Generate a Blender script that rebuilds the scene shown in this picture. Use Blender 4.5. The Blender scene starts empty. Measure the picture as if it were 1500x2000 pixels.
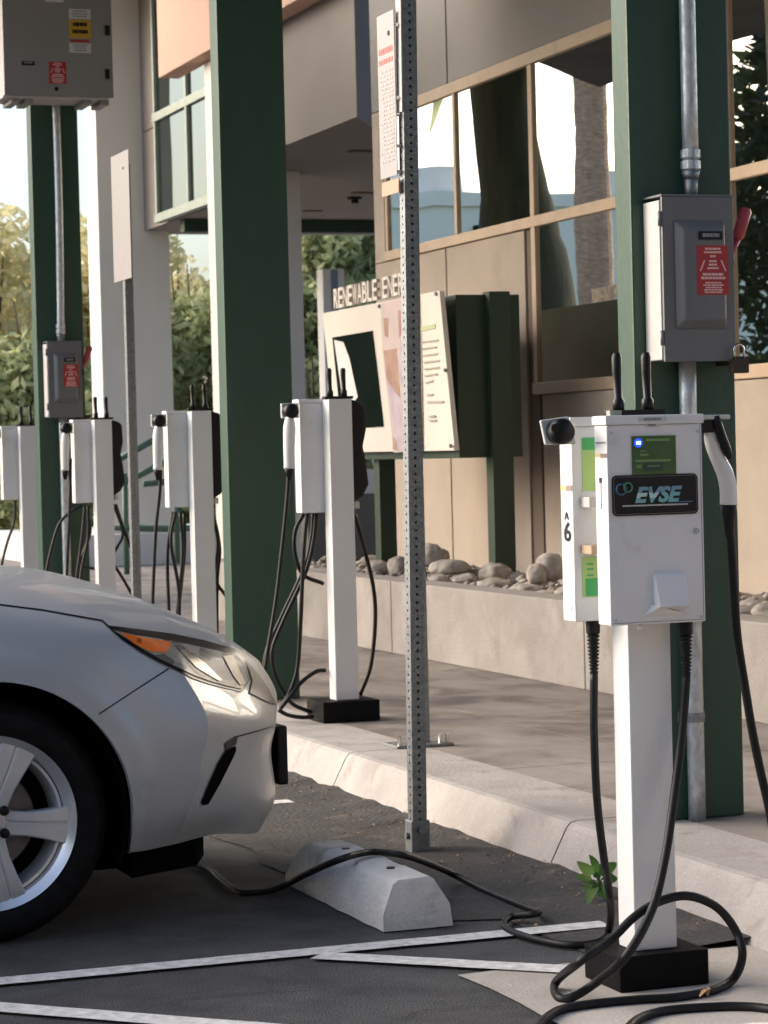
import bpy, bmesh, math, random
from mathutils import Vector, Matrix, noise
from mathutils.bvhtree import BVHTree
from mathutils.geometry import delaunay_2d_cdt
random.seed(7)
SC = bpy.context.scene
COL = SC.collection
R_ = math.radians

# ------------------------------------------------------------------ camera
FPX, CX, CY, CH = 5000.0, 750.0, 1000.0, 1.27
YAW, PITCH, ROLL = R_(19.8717), R_(1.3286), math.atan(0.025)
_f = Vector((math.sin(YAW)*math.cos(PITCH), math.cos(YAW)*math.cos(PITCH), -math.sin(PITCH)))
_r = Vector((math.cos(YAW), -math.sin(YAW), 0))
_u = _r.cross(_f)
CR = _r*math.cos(ROLL) - _u*math.sin(ROLL)
CU = _r*math.sin(ROLL) + _u*math.cos(ROLL)
CF = _f
CP = Vector((0, 0, CH))
cam = bpy.data.cameras.new('camera')
cam.sensor_fit = 'VERTICAL'; cam.sensor_height = 24.0; cam.lens = 60.0
cam.clip_start = 0.1; cam.clip_end = 2000
cam.dof.use_dof = True; cam.dof.focus_distance = 6.6; cam.dof.aperture_fstop = 9.0
camo = bpy.data.objects.new('camera', cam); COL.objects.link(camo)
M = Matrix.Identity(4)
for i in range(3):
    M[i][0] = CR[i]; M[i][1] = CU[i]; M[i][2] = -CF[i]; M[i][3] = CP[i]
camo.matrix_world = M
SC.camera = camo

# ------------------------------------------------------------------ sky and sun
SUN_AZ, SUN_EL = -54.0, 27.0        # azimuth clockwise from +Y; the light comes from the lot side
w = bpy.data.worlds.new("World"); SC.world = w; w.use_nodes = True
nt = w.node_tree
sky = nt.nodes.new('ShaderNodeTexSky'); sky.sky_type = 'NISHITA'; sky.sun_disc = False
sky.sun_elevation = R_(SUN_EL); sky.sun_rotation = R_(SUN_AZ)
sky.air_density = 1.0; sky.dust_density = 4.0; sky.ozone_density = 1.6
nt.links.new(sky.outputs[0], nt.nodes['Background'].inputs[0])
nt.nodes['Background'].inputs[1].default_value = 0.15
sl = bpy.data.lights.new('sun', 'SUN'); sl.energy = 0.9; sl.angle = R_(60); sl.color = (1.0, 0.96, 0.93)
so = bpy.data.objects.new('sun', sl); COL.objects.link(so)
sd = Vector((math.sin(R_(SUN_AZ))*math.cos(R_(SUN_EL)), math.cos(R_(SUN_AZ))*math.cos(R_(SUN_EL)), math.sin(R_(SUN_EL))))
so.rotation_euler = sd.to_track_quat('Z', 'Y').to_euler(); so.location = sd*60
SC.view_settings.view_transform = 'Standard'; SC.view_settings.look = 'None'
SC.view_settings.gamma = 1.0; SC.view_settings.exposure = 1.15
SC.cycles.max_bounces = 10; SC.cycles.use_denoising = True

# ------------------------------------------------------------------ measuring helpers: photograph point -> place in the scene
def ray(x, y): return CR*((x-CX)/FPX) + CU*((CY-y)/FPX) + CF
def onz(x, y, z=0.0):
    r = ray(x, y); return CP + r*((z-CH)/r.z)
def onx(x, y, X):
    r = ray(x, y); return CP + r*(X/r.x)
def ony(x, y, Y):
    r = ray(x, y); return CP + r*(Y/r.y)

# ------------------------------------------------------------------ materials
MATS = {}
def mat(name, col, rough=0.6, metal=0.0, var=0.0, scale=8.0, bump=0.0, bscale=60.0, coat=0.0, col2=None, spec=0.5,
        stretch=None, emit=None, trans=0.0, patch=None, grain=0.0):
    if name in MATS: return MATS[name]
    m = bpy.data.materials.new(name); m.use_nodes = True; MATS[name] = m
    n = m.node_tree; b = n.nodes['Principled BSDF']
    b.inputs['Base Color'].default_value = (*col, 1); b.inputs['Roughness'].default_value = rough
    b.inputs['Metallic'].default_value = metal; b.inputs['Coat Weight'].default_value = coat
    b.inputs['Coat Roughness'].default_value = 0.06
    b.inputs['Specular IOR Level'].default_value = spec
    tc = n.nodes.new('ShaderNodeTexCoord'); mp = n.nodes.new('ShaderNodeMapping')
    n.links.new(tc.outputs['Object'], mp.inputs[0])
    if stretch: mp.inputs['Scale'].default_value = stretch
    if var > 0 or col2:
        c2 = col2 or tuple(max(0, c*(1-var)) for c in col)
        c1 = col if col2 else tuple(min(1, c*(1+var*0.5)) for c in col)
        nz = n.nodes.new('ShaderNodeTexNoise'); nz.inputs['Scale'].default_value = scale
        nz.inputs['Detail'].default_value = 8; nz.inputs['Roughness'].default_value = 0.62
        n.links.new(mp.outputs[0], nz.inputs['Vector'])
        cr = n.nodes.new('ShaderNodeValToRGB'); cr.color_ramp.elements[0].position = 0.34; cr.color_ramp.elements[1].position = 0.66
        cr.color_ramp.elements[0].color = (*c2, 1); cr.color_ramp.elements[1].color = (*c1, 1)
        n.links.new(nz.outputs['Fac'], cr.inputs[0])
        out = cr.outputs[0]
        if patch:      # (colour, scale, low, high): dirt of its own shape over the base
            n2 = n.nodes.new('ShaderNodeTexNoise'); n2.inputs['Scale'].default_value = patch[1]; n2.inputs['Detail'].default_value = 6
            n2.inputs['Roughness'].default_value = 0.6; n2.inputs['Distortion'].default_value = 0.4
            n.links.new(mp.outputs[0], n2.inputs['Vector'])
            r2 = n.nodes.new('ShaderNodeValToRGB'); r2.color_ramp.elements[0].position = patch[2]; r2.color_ramp.elements[1].position = patch[3]
            n.links.new(n2.outputs['Fac'], r2.inputs[0])
            mx = n.nodes.new('ShaderNodeMix'); mx.data_type = 'RGBA'; mx.inputs['B'].default_value = (*patch[0], 1)
            n.links.new(r2.outputs[0], mx.inputs['Factor']); n.links.new(out, mx.inputs['A']); out = mx.outputs['Result']
        if grain:
            n3 = n.nodes.new('ShaderNodeTexNoise'); n3.inputs['Scale'].default_value = 240; n3.inputs['Detail'].default_value = 2
            n.links.new(mp.outputs[0], n3.inputs['Vector'])
            r3 = n.nodes.new('ShaderNodeMapRange'); r3.inputs['From Min'].default_value = .35; r3.inputs['From Max'].default_value = .68
            r3.inputs['To Min'].default_value = 1-grain; r3.inputs['To Max'].default_value = 1+grain
            n.links.new(n3.outputs['Fac'], r3.inputs['Value'])
            vm = n.nodes.new('ShaderNodeVectorMath'); vm.operation = 'SCALE'
            n.links.new(out, vm.inputs[0]); n.links.new(r3.outputs[0], vm.inputs['Scale']); out = vm.outputs[0]
        n.links.new(out, b.inputs['Base Color'])
        mr = n.nodes.new('ShaderNodeMapRange'); mr.inputs['To Min'].default_value = min(1, rough*1.15); mr.inputs['To Max'].default_value = rough*0.85
        n.links.new(nz.outputs['Fac'], mr.inputs['Value']); n.links.new(mr.outputs[0], b.inputs['Roughness'])
    if bump > 0:
        nb = n.nodes.new('ShaderNodeTexNoise'); nb.inputs['Scale'].default_value = bscale; nb.inputs['Detail'].default_value = 5
        n.links.new(mp.outputs[0], nb.inputs['Vector'])
        bp = n.nodes.new('ShaderNodeBump'); bp.inputs['Strength'].default_value = bump; bp.inputs['Distance'].default_value = 0.01
        n.links.new(nb.outputs['Fac'], bp.inputs['Height']); n.links.new(bp.outputs[0], b.inputs['Normal'])
    if emit:
        b.inputs['Emission Color'].default_value = (*emit[0], 1); b.inputs['Emission Strength'].default_value = emit[1]
    if trans: b.inputs['Transmission Weight'].default_value = trans
    return m

M_asphalt = mat('asphalt', (.075, .074, .075), .85, var=.4, scale=5, bump=.7, bscale=160, patch=((.085, .08, .075), 1.7, .48, .75), grain=.7)
M_dirt = mat('dusty_asphalt', (.072, .065, .060), .95, col2=(.040, .038, .037), scale=3.2, bump=.9, bscale=55, patch=((.15, .12, .095), 5.0, .55, .75), grain=.5)
M_paint = mat('road_paint', (.74, .72, .68), .7, var=.3, scale=30, bump=.3, bscale=150, patch=((.24, .23, .22), 17, .62, .74))
M_conc = mat('concrete', (.50, .45, .39), .85, var=.22, scale=2.2, bump=.35, bscale=90, patch=((.36, .31, .26), 3.0, .52, .75))
M_kerb = mat('kerb_concrete', (.41, .375, .345), .85, var=.16, scale=4, bump=.4, bscale=70, patch=((.30, .26, .23), 7.0, .54, .70), grain=.12)
M_walk = mat('sidewalk_concrete', (.285, .25, .22), .85, var=.2, scale=2.0, bump=.3, bscale=120,
             patch=((.15, .128, .112), 2.2, .47, .64), stretch=(1.3, .9, 1), grain=.12)
M_planter = mat('planter_concrete', (.34, .31, .28), .85, var=.22, scale=1.6, bump=.35, bscale=60, patch=((.25, .222, .195), 3.4, .48, .68), grain=.08)
M_stucco = mat('beige_stucco', (.44, .365, .295), .9, var=.09, scale=1.4, bump=.45, bscale=150, patch=((.39, .315, .25), 2.2, .55, .75))
M_stucco2 = mat('pale_stucco', (.78, .73, .65), .9, var=.05, scale=1.2, bump=.3, bscale=170)
M_gray_st = mat('grey_panel', (.27, .255, .235), .85, var=.06, scale=1.0, bump=.25, bscale=150)
M_joint = mat('joint_shadow_gap', (.17, .13, .10), .9)
M_frame = mat('window_frame_metal', (.48, .35, .235), .45, metal=.1, var=.1, scale=6)
M_framew = mat('pale_window_frame', (.30, .335, .27), .45, metal=.1, var=.1, scale=6)
M_green = mat('green_column_paint', (.026, .072, .048), .42, var=.14, scale=3.0, bump=.12, bscale=110, patch=((.040, .085, .060), 4, .55, .78), stretch=(1, 1, .35))
M_green2 = mat('green_steel_paint', (.018, .042, .024), .5, var=.15, scale=4, bump=.1)
M_railg = mat('railing_green', (.06, .12, .08), .5)
M_galv = mat('galvanised_steel', (.27, .285, .30), .45, metal=.75, var=.25, scale=60, bump=.15, bscale=200)
M_galv2 = mat('conduit_steel', (.56, .60, .62), .42, metal=.6, var=.3, scale=45, bump=.15, bscale=150, stretch=(1, 1, .5))
M_white = mat('white_powder_coat', (.80, .79, .77), .38, var=.05, scale=6, bump=.08, bscale=220, patch=((.60, .57, .53), 7, .62, .80), stretch=(1, 1, .5))
M_whitel = mat('white_cabinet_paint', (.78, .775, .77), .45, var=.05, scale=5, bump=.12, bscale=260, patch=((.66, .645, .62), 9, .60, .80))
M_black = mat('black_plastic', (.008, .008, .010), .42, bump=.1, spec=.3)
M_rubber = mat('cable_rubber', (.010, .010, .011), .48, var=.25, scale=20, bump=.1, spec=.3)
M_blackbox = mat('black_footing_paint', (.006, .006, .0065), .6, var=.3, scale=14, bump=.3, bscale=120, spec=.12)
M_conn = mat('connector_white', (.80, .79, .76), .35, var=.04)
M_clear = mat('grey_clear_plastic', (.55, .58, .56), .2, var=.1, scale=12)
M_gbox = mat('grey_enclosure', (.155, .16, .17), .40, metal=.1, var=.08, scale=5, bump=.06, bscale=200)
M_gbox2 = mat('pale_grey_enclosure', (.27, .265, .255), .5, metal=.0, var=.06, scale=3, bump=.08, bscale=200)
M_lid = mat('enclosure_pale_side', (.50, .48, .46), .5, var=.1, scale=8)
M_red = mat('warning_red', (.42, .025, .03), .45)
M_redh = mat('red_handle', (.40, .05, .075), .4, var=.1, scale=20)
M_pink = mat('label_print', (.80, .50, .47), .5)
M_yel = mat('label_yellow', (.60, .36, .03), .5, var=.2, scale=30)
M_lab = mat('label_white', (.60, .60, .60), .5)
M_labg = mat('label_grey_print', (.25, .25, .26), .5)
M_signw = mat('sign_white', (.34, .315, .305), .4, var=.05, scale=6)
M_signr = mat('sign_red_print', (.62, .13, .12), .5)
M_signd = mat('sign_grey_print', (.42, .36, .34), .5)
M_scr = mat('display_green', (.035, .11, .028), .25, var=.1, scale=20)
M_scrt = mat('display_text', (.16, .30, .10), .4)
M_scrd = mat('display_dark', (.015, .05, .05), .4)
M_led = mat('blue_led', (.3, .6, 1), .3, emit=((.35, .75, 1.0), 3.0))
M_ledh = mat('blue_led_ring', (.01, .05, .6), .3, emit=((.01, .06, .9), .8))
M_stg = mat('sticker_green', (.06, .42, .12), .4)
M_stl = mat('sticker_lime', (.42, .62, .20), .4)
M_logo = mat('logo_blue', (.05, .16, .32), .35)
M_logg = mat('logo_green', (.07, .30, .15), .35)
M_logt = mat('logo_teal', (.18, .48, .50), .35)
M_logw = mat('logo_pale', (.50, .72, .70), .35)
M_brass = mat('padlock_brown', (.05, .035, .025), .5, metal=.4)
M_stopc = mat('wheel_stop_concrete', (.72, .69, .64), .85, var=.16, scale=5, bump=.5, bscale=70, patch=((.38, .34, .28), 5, .55, .72))
M_rock = mat('river_rock', (.50, .45, .39), .8, col2=(.24, .215, .19), scale=9, bump=.8, bscale=30, patch=((.50, .44, .36), 6, .60, .72))
M_soil = mat('planter_gravel', (.24, .21, .18), .95, var=.4, scale=18, bump=.9, bscale=50)
M_bark = mat('tree_bark', (.10, .075, .05), .9, var=.4, scale=14, bump=.9, bscale=25)
M_palm = mat('palm_bark', (.55, .38, .26), .95, var=.4, scale=8, bump=.9, bscale=18, stretch=(1, 1, 4))
M_board = mat('board_cream', (.76, .69, .61), .42, var=.04, scale=3)
M_screen = mat('kiosk_screen_glass', (.010, .016, .013), .5, var=.2, scale=2, spec=.0)
M_print1 = mat('board_print_skin', (.36, .19, .14), .5, col2=(.50, .32, .24), scale=9)
M_print2 = mat('board_print_mauve', (.42, .34, .40), .5, col2=(.60, .50, .54), scale=7)
M_print3 = mat('board_print_text', (.36, .34, .31), .5)
M_print4 = mat('board_print_green', (.50, .55, .30), .5)
M_teal = mat('pale_teal_wall', (.90, .95, .80), .85, var=.06, scale=.4)
M_canopy = mat('canopy_underside', (.10, .095, .085), .8, var=.2, scale=2)
M_tyre = mat('tyre_rubber', (.008, .008, .008), .75, var=.3, scale=25, bump=.3, bscale=80, spec=.15)
M_liner = mat('arch_liner', (.004, .004, .004), .95, spec=.03)
M_rim = mat('alloy_machined', (.78, .78, .79), .25, metal=.6, var=.1, scale=10)
M_rimp = mat('alloy_painted', (.60, .60, .61), .35, metal=.35, var=.1, scale=10)
M_disc = mat('brake_disc', (.16, .155, .15), .5, metal=.6, var=.3, scale=12)
M_trim = mat('car_black_trim', (.007, .007, .008), .3, spec=.25)
M_amber = mat('amber_lens', (.90, .17, .006), .3, var=.15, scale=30, coat=.3)
M_chrome = mat('chrome', (.7, .68, .64), .12, metal=1.0)
M_lead = mat('far_wall_grey', (.17, .165, .15), .9, var=.15, scale=1)
M_road = mat('far_road', (.30, .28, .30), .9, var=.15, scale=.5)
M_pale = mat('far_pale_paint', (.70, .68, .66), .7, var=.1, scale=.6)
M_dryleaf = mat('dry_leaf', (.45, .27, .13), .8, var=.3, scale=30)

def paint_mat():
    m = mat('car_paint_silver', (.385, .395, .40), .42, metal=.10, coat=.28, spec=.35)
    n = m.node_tree; b = n.nodes['Principled BSDF']
    tc = n.nodes.new('ShaderNodeTexCoord'); nz = n.nodes.new('ShaderNodeTexNoise'); nz.inputs['Scale'].default_value = 900
    n.links.new(tc.outputs['Object'], nz.inputs['Vector'])
    mr = n.nodes.new('ShaderNodeMapRange'); mr.inputs['To Min'].default_value = .34; mr.inputs['To Max'].default_value = .46
    n.links.new(nz.outputs['Fac'], mr.inputs['Value']); n.links.new(mr.outputs[0], b.inputs['Roughness'])
    return m
M_car = paint_mat()
def lens_mat():
    m = bpy.data.materials.new('headlight_lens'); m.use_nodes = True; n = m.node_tree; b = n.nodes['Principled BSDF']
    tc = n.nodes.new('ShaderNodeTexCoord'); mp = n.nodes.new('ShaderNodeMapping'); mp.inputs['Scale'].default_value = (5, 5, 9); mp.inputs['Rotation'].default_value = (0, .6, 0)
    v = n.nodes.new('ShaderNodeTexVoronoi'); v.inputs['Scale'].default_value = 2.4
    n.links.new(tc.outputs['Object'], mp.inputs[0]); n.links.new(mp.outputs[0], v.inputs['Vector'])
    cr = n.nodes.new('ShaderNodeValToRGB'); e = cr.color_ramp.elements
    e[0].color = (.07, .07, .06, 1); e[1].color = (.33, .32, .275, 1); e[0].position = .25; e[1].position = .8
    n.links.new(v.outputs['Color'], cr.inputs[0]); n.links.new(cr.outputs[0], b.inputs['Base Color'])
    b.inputs['Metallic'].default_value = 0; b.inputs['Roughness'].default_value = .4; b.inputs['Specular IOR Level'].default_value = .3; b.inputs['Coat Weight'].default_value = .12; b.inputs['Coat Roughness'].default_value = .05
    return m
M_lens = lens_mat()
def glass_mat(name, tint=(.92, .92, .89), refl=.9, wave=.010, ws=1.3):
    m = bpy.data.materials.new(name); m.use_nodes = True; n = m.node_tree
    for x in list(n.nodes):
        if x.type == 'BSDF_PRINCIPLED': n.nodes.remove(x)
    out = [x for x in n.nodes if x.type == 'OUTPUT_MATERIAL'][0]
    g = n.nodes.new('ShaderNodeBsdfGlossy'); g.inputs['Color'].default_value = (*tint, 1); g.inputs['Roughness'].default_value = .004
    d = n.nodes.new('ShaderNodeBsdfDiffuse'); d.inputs['Color'].default_value = (.02, .028, .024, 1)
    fr = n.nodes.new('ShaderNodeLayerWeight'); fr.inputs['Blend'].default_value = .5
    mr = n.nodes.new('ShaderNodeMapRange'); mr.inputs['To Min'].default_value = refl*.85; mr.inputs['To Max'].default_value = min(1, refl*1.15)
    n.links.new(fr.outputs['Facing'], mr.inputs['Value'])
    mx = n.nodes.new('ShaderNodeMixShader')
    n.links.new(mr.outputs[0], mx.inputs[0]); n.links.new(d.outputs[0], mx.inputs[1]); n.links.new(g.outputs[0], mx.inputs[2]); n.links.new(mx.outputs[0], out.inputs[0])
    tc = n.nodes.new('ShaderNodeTexCoord'); nz = n.nodes.new('ShaderNodeTexNoise'); nz.inputs['Scale'].default_value = ws; nz.inputs['Detail'].default_value = 0
    n.links.new(tc.outputs['Object'], nz.inputs['Vector'])
    bp = n.nodes.new('ShaderNodeBump'); bp.inputs['Strength'].default_value = 1; bp.inputs['Distance'].default_value = wave
    n.links.new(nz.outputs['Fac'], bp.inputs['Height']); n.links.new(bp.outputs[0], g.inputs['Normal'])
    return m
M_glass = glass_mat('reflective_glass', wave=.0022)
M_glass2 = glass_mat('hazy_glass', tint=(.45, .50, .50), refl=.55, wave=.004)
def leaf_mat(name, c1, c2):
    m = bpy.data.materials.new(name); m.use_nodes = True; n = m.node_tree
    b = n.nodes['Principled BSDF']; b.inputs['Roughness'].default_value = .6
    out = [x for x in n.nodes if x.type == 'OUTPUT_MATERIAL'][0]
    tc = n.nodes.new('ShaderNodeTexCoord'); nz = n.nodes.new('ShaderNodeTexNoise'); nz.inputs['Scale'].default_value = 1.6; nz.inputs['Detail'].default_value = 6
    n.links.new(tc.outputs['Object'], nz.inputs['Vector'])
    cr = n.nodes.new('ShaderNodeValToRGB'); e = cr.color_ramp.elements
    e[0].color = (*c1, 1); e[1].color = (*c2, 1); e[0].position = .38; e[1].position = .64
    n.links.new(nz.outputs['Fac'], cr.inputs[0]); n.links.new(cr.outputs[0], b.inputs['Base Color'])
    t = n.nodes.new('ShaderNodeBsdfTranslucent'); n.links.new(cr.outputs[0], t.inputs['Color'])
    mx = n.nodes.new('ShaderNodeMixShader'); mx.inputs[0].default_value = .5
    n.links.new(b.outputs[0], mx.inputs[1]); n.links.new(t.outputs[0], mx.inputs[2]); n.links.new(mx.outputs[0], out.inputs[0])
    return m
M_leafy = leaf_mat('autumn_leaves', (.55, .50, .24), (.95, .86, .52))  # these and the green leaves are paled to stand in for haze
M_leafg = leaf_mat('green_leaves', (.22, .26, .12), (.72, .74, .40))
M_leafw = leaf_mat('weed_leaf', (.06, .17, .03), (.16, .33, .07))

# ------------------------------------------------------------------ building helpers
def wloc(o):
    v = Vector((0, 0, 0))
    while o is not None:
        v += o.location; o = o.parent
    return v
def tag(o, label=None, cat=None, group=None, kind=None):
    if label: o['label'] = label
    if cat: o['category'] = cat
    if group: o['group'] = group
    if kind: o['kind'] = kind
    return o
def empty(name, loc, label, cat, group=None):
    o = bpy.data.objects.new(name, None); COL.objects.link(o); o.location = loc
    o.empty_display_size = .1
    return tag(o, label, cat, group)
class MB:
    def __init__(s): s.v = []; s.f = []; s.mi = []; s.mats = []
    def m(s, material):
        if material not in s.mats: s.mats.append(material)
        return s.mats.index(material)
    def add(s, vs, fs, material=None):
        o = len(s.v); s.v += [Vector(v) for v in vs]; k = s.m(material) if material else 0
        for f in fs: s.f.append([i+o for i in f]); s.mi.append(k)
        return s
    def box(s, x0, x1, y0, y1, z0, z1, material=None):
        vs = [(x, y, z) for z in (z0, z1) for y in (y0, y1) for x in (x0, x1)]
        return s.add(vs, [(0, 2, 3, 1), (4, 5, 7, 6), (0, 1, 5, 4), (2, 6, 7, 3), (0, 4, 6, 2), (1, 3, 7, 5)], material)
    def hexa(s, b4, t4, material=None):
        return s.add(list(b4)+list(t4), [(3, 2, 1, 0), (4, 5, 6, 7), (0, 1, 5, 4), (1, 2, 6, 5), (2, 3, 7, 6), (3, 0, 4, 7)], material)
    def prism(s, poly, off, material=None):
        n = len(poly); off = Vector(off)
        a = [Vector(p) for p in poly]; b = [p+off for p in a]
        return s.add(a+b, [tuple(range(n))[::-1], tuple(range(n, 2*n))] + [(i, (i+1) % n, n+(i+1) % n, n+i) for i in range(n)], material)
    def tube(s, pts, r, seg=10, material=None, caps=True):
        pts = [Vector(p) for p in pts]; n = len(pts); rr = r if isinstance(r, (list, tuple)) else [r]*n
        vs = []; prev = None
        for i, p in enumerate(pts):
            t = (pts[min(i+1, n-1)]-pts[max(i-1, 0)])
            if t.length < 1e-9: t = Vector((0, 0, 1))
            t.normalize()
            if prev is None:
                a = Vector((0, 0, 1)) if abs(t.z) < .9 else Vector((1, 0, 0))
                prev = t.cross(a).normalized()
            else:
                prev = (prev - t*prev.dot(t))
                if prev.length < 1e-6: prev = t.cross(Vector((0, 0, 1)))
                prev.normalize()
            c = t.cross(prev)
            for k in range(seg):
                a = 2*math.pi*k/seg; vs.append(p+(prev*math.cos(a)+c*math.sin(a))*rr[i])
        fs = [(i*seg+k, i*seg+(k+1) % seg, (i+1)*seg+(k+1) % seg, (i+1)*seg+k) for i in range(n-1) for k in range(seg)]
        if caps: fs += [tuple(range(seg))[::-1], tuple(range((n-1)*seg, n*seg))]
        return s.add(vs, fs, material)
    def cyl(s, p0, p1, r, seg=20, material=None): return s.tube([p0, p1], r, seg, material)
    def build(s, name, material=None, parent=None, bevel=0.0, smooth=False, auto=None, seg=2, weld=False):
        me = bpy.data.meshes.new(name)
        org = wloc(parent) if parent is not None else None
        if parent is None:
            xs = [v.x for v in s.v]; ys = [v.y for v in s.v]; zs = [v.z for v in s.v]
            org = Vector(((min(xs)+max(xs))/2, (min(ys)+max(ys))/2, min(zs)))
        me.from_pydata([v-org for v in s.v], [], s.f); me.update()
        ms = s.mats or [material]
        for mm in ms: me.materials.append(mm)
        if s.mats:
            me.polygons.foreach_set('material_index', s.mi)
        if weld or bevel > 0 or auto is not None:
            bm = bmesh.new(); bm.from_mesh(me)
            if weld: bmesh.ops.remove_doubles(bm, verts=bm.verts, dist=1e-5)
            bmesh.ops.recalc_face_normals(bm, faces=bm.faces)
            if bevel > 0:
                es = [e for e in bm.edges if len(e.link_faces) == 2 and e.calc_face_angle(0) > .5]
                bmesh.ops.bevel(bm, geom=es, offset=bevel, segments=seg, profile=.6, affect='EDGES', clamp_overlap=True)
            bm.to_mesh(me); bm.free()
        if smooth or auto is not None:
            me.polygons.foreach_set('use_smooth', [True]*len(me.polygons))
            if auto is not None:
                me.set_sharp_from_angle(angle=R_(auto))
        o = bpy.data.objects.new(name, me); COL.objects.link(o)
        if parent is not None: o.parent = parent
        else: o.location = org
        return o
def cat_rom(pts, n=6):
    pts = [Vector(p) for p in pts]; out = []
    P = [pts[0]*2-pts[1]]+pts+[pts[-1]*2-pts[-2]]
    for i in range(1, len(P)-2):
        a, b, c, d = P[i-1:i+3]
        for k in range(n):
            t = k/n
            out.append(.5*((2*b)+(-a+c)*t+(2*a-5*b+4*c-d)*t*t+(-a+3*b-3*c+d)*t**3))
    out.append(pts[-1]); return out
def text_faces(txt, size, depth=.001, bold=.0, shear=0.0):
    """letters as a mesh in the local XY plane"""
    cu = bpy.data.curves.new('t', 'FONT'); cu.body = txt; cu.size = size; cu.extrude = depth; cu.offset = bold; cu.shear = shear; cu.resolution_u = 3
    o = bpy.data.objects.new('t', cu); COL.objects.link(o)
    dg = bpy.context.evaluated_depsgraph_get(); me = bpy.data.meshes.new_from_object(o.evaluated_get(dg))
    vs = [v.co.copy() for v in me.vertices]; fs = [tuple(p.vertices) for p in me.polygons]
    bpy.data.objects.remove(o); bpy.data.meshes.remove(me); bpy.data.curves.remove(cu)
    return vs, fs
def place_text(mb, txt, org, right, up, width, height, material, depth=.001, bold=0, shear=0):
    vs, fs = text_faces(txt, 1.0, 0.0, bold, shear)
    x0 = min(v.x for v in vs); x1 = max(v.x for v in vs); y0 = min(v.y for v in vs); y1 = max(v.y for v in vs)
    right = Vector(right).normalized(); up = Vector(up).normalized(); nrm = right.cross(up)
    org = Vector(org)
    q = [org+right*((v.x-x0)/(x1-x0)*width)+up*((v.y-y0)/(y1-y0)*height)+nrm*depth for v in vs]
    mb.add(q, fs, material)

# ------------------------------------------------------------------ the ground
KX, KB, SW = 3.12, 3.03, .15          # kerb top edge, kerb foot, sidewalk height
def sheet(name, x0, x1, y0, y1, z, material, nx=1, ny=1, wob=None):
    mb = MB(); vs = []
    for j in range(ny+1):
        for i in range(nx+1):
            x = x0+(x1-x0)*i/nx; y = y0+(y1-y0)*j/ny
            vs.append((x, y, z) if not wob else wob(i, j, x, y, z))
    mb.add(vs, [(j*(nx+1)+i, j*(nx+1)+i+1, (j+1)*(nx+1)+i+1, (j+1)*(nx+1)+i) for j in range(ny) for i in range(nx)])
    return mb.build(name, material)
tag(sheet('asphalt_ground', -400, 400, -300, 600, 0, M_asphalt), 'dark worn asphalt of the parking lot', kind='structure')
# concrete gutter pad the near charger stands on, rough-edged
def padw(i, j, x, y, z):
    a = noise.noise(Vector((x*9, y*9, 3)))*.02
    if i == 0: x += a
    if j == 12: y += a*.6
    return (x, y, z)
tag(sheet('concrete_gutter', 2.245, 3.06, 3.6, 5.75, .004, M_conc, 8, 12, padw), 'pale concrete gutter pad', kind='structure')
# dusty strip of dirt and broken asphalt along the kerb foot
mb = MB(); N = 120; vs = []
for j in range(N+1):
    y = 5.76+j*(18-5.76)/N
    wob = noise.noise(Vector((0, y*1.3, 0)))*.35+noise.noise(Vector((5, y*6, 0)))*.06
    xl = 2.42+wob-.1*math.exp(-((y-8)/1.0)**2)-(0 if y > 6.3 else .0)
    xl = max(xl, 2.05) if y > 6.4 else max(xl, 2.62)
    vs += [(xl, y, .004), (2.8, y, .006), (3.10, y, .03+.012*noise.noise(Vector((1, y*7, 0)))+.01*noise.noise(Vector((1, y*23, 0))))]
mb.add(vs, [(j*3+k, j*3+k+1, (j+1)*3+k+1, (j+1)*3+k) for j in range(N) for k in range(2)])
tag(mb.build('kerbside_dirt', M_dirt), 'brown dust and broken asphalt along the kerb foot', kind='structure')
# painted lines
def line_strip(pts, wd):
    mb = MB(); a, b = Vector(pts[0]), Vector(pts[1]); d = (b-a).normalized(); nn = Vector((-d.y, d.x, 0)); L = (b-a).length; n = max(2, int(L/.08)); vs = []
    for i in range(n+1):
        p = a+d*(L*i/n); k = .004*noise.noise(p*14); vs += [p-nn*(wd/2+k), p+nn*(wd/2-k)]
    mb.add(vs, [(2*i, 2*i+2, 2*i+3, 2*i+1) for i in range(n)]); return mb
for a, b in (((-3.5, 6.165, .008), (2.84, 6.165, .008)), ((-3.5, 8.89, .008), (2.96, 8.89, .008)), ((-3.5, 3.43, .008), (2.2, 3.43, .008))):
    tag(line_strip((a, b), .088).build('parking_line', M_paint), 'off-white painted stall line', kind='structure')
for x0 in (2.0, 1.09, .2, -.7):
    y0 = 6.12 if x0 > 1.5 else 5.92
    if x0 == 2.0: a, b = (2.0, 6.11, .0082), (2.50, 5.66, .0082)
    else: a, b = (x0-.45, 6.10+.35, .0082), (x0+1.5, 4.45, .0082)
    if x0 != 2.0: a = (x0-.18, 6.10, .0082)
    tag(line_strip((a, b), .088).build('parking_line', M_paint), 'diagonal hatch line in the access aisle', kind='structure')
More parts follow.
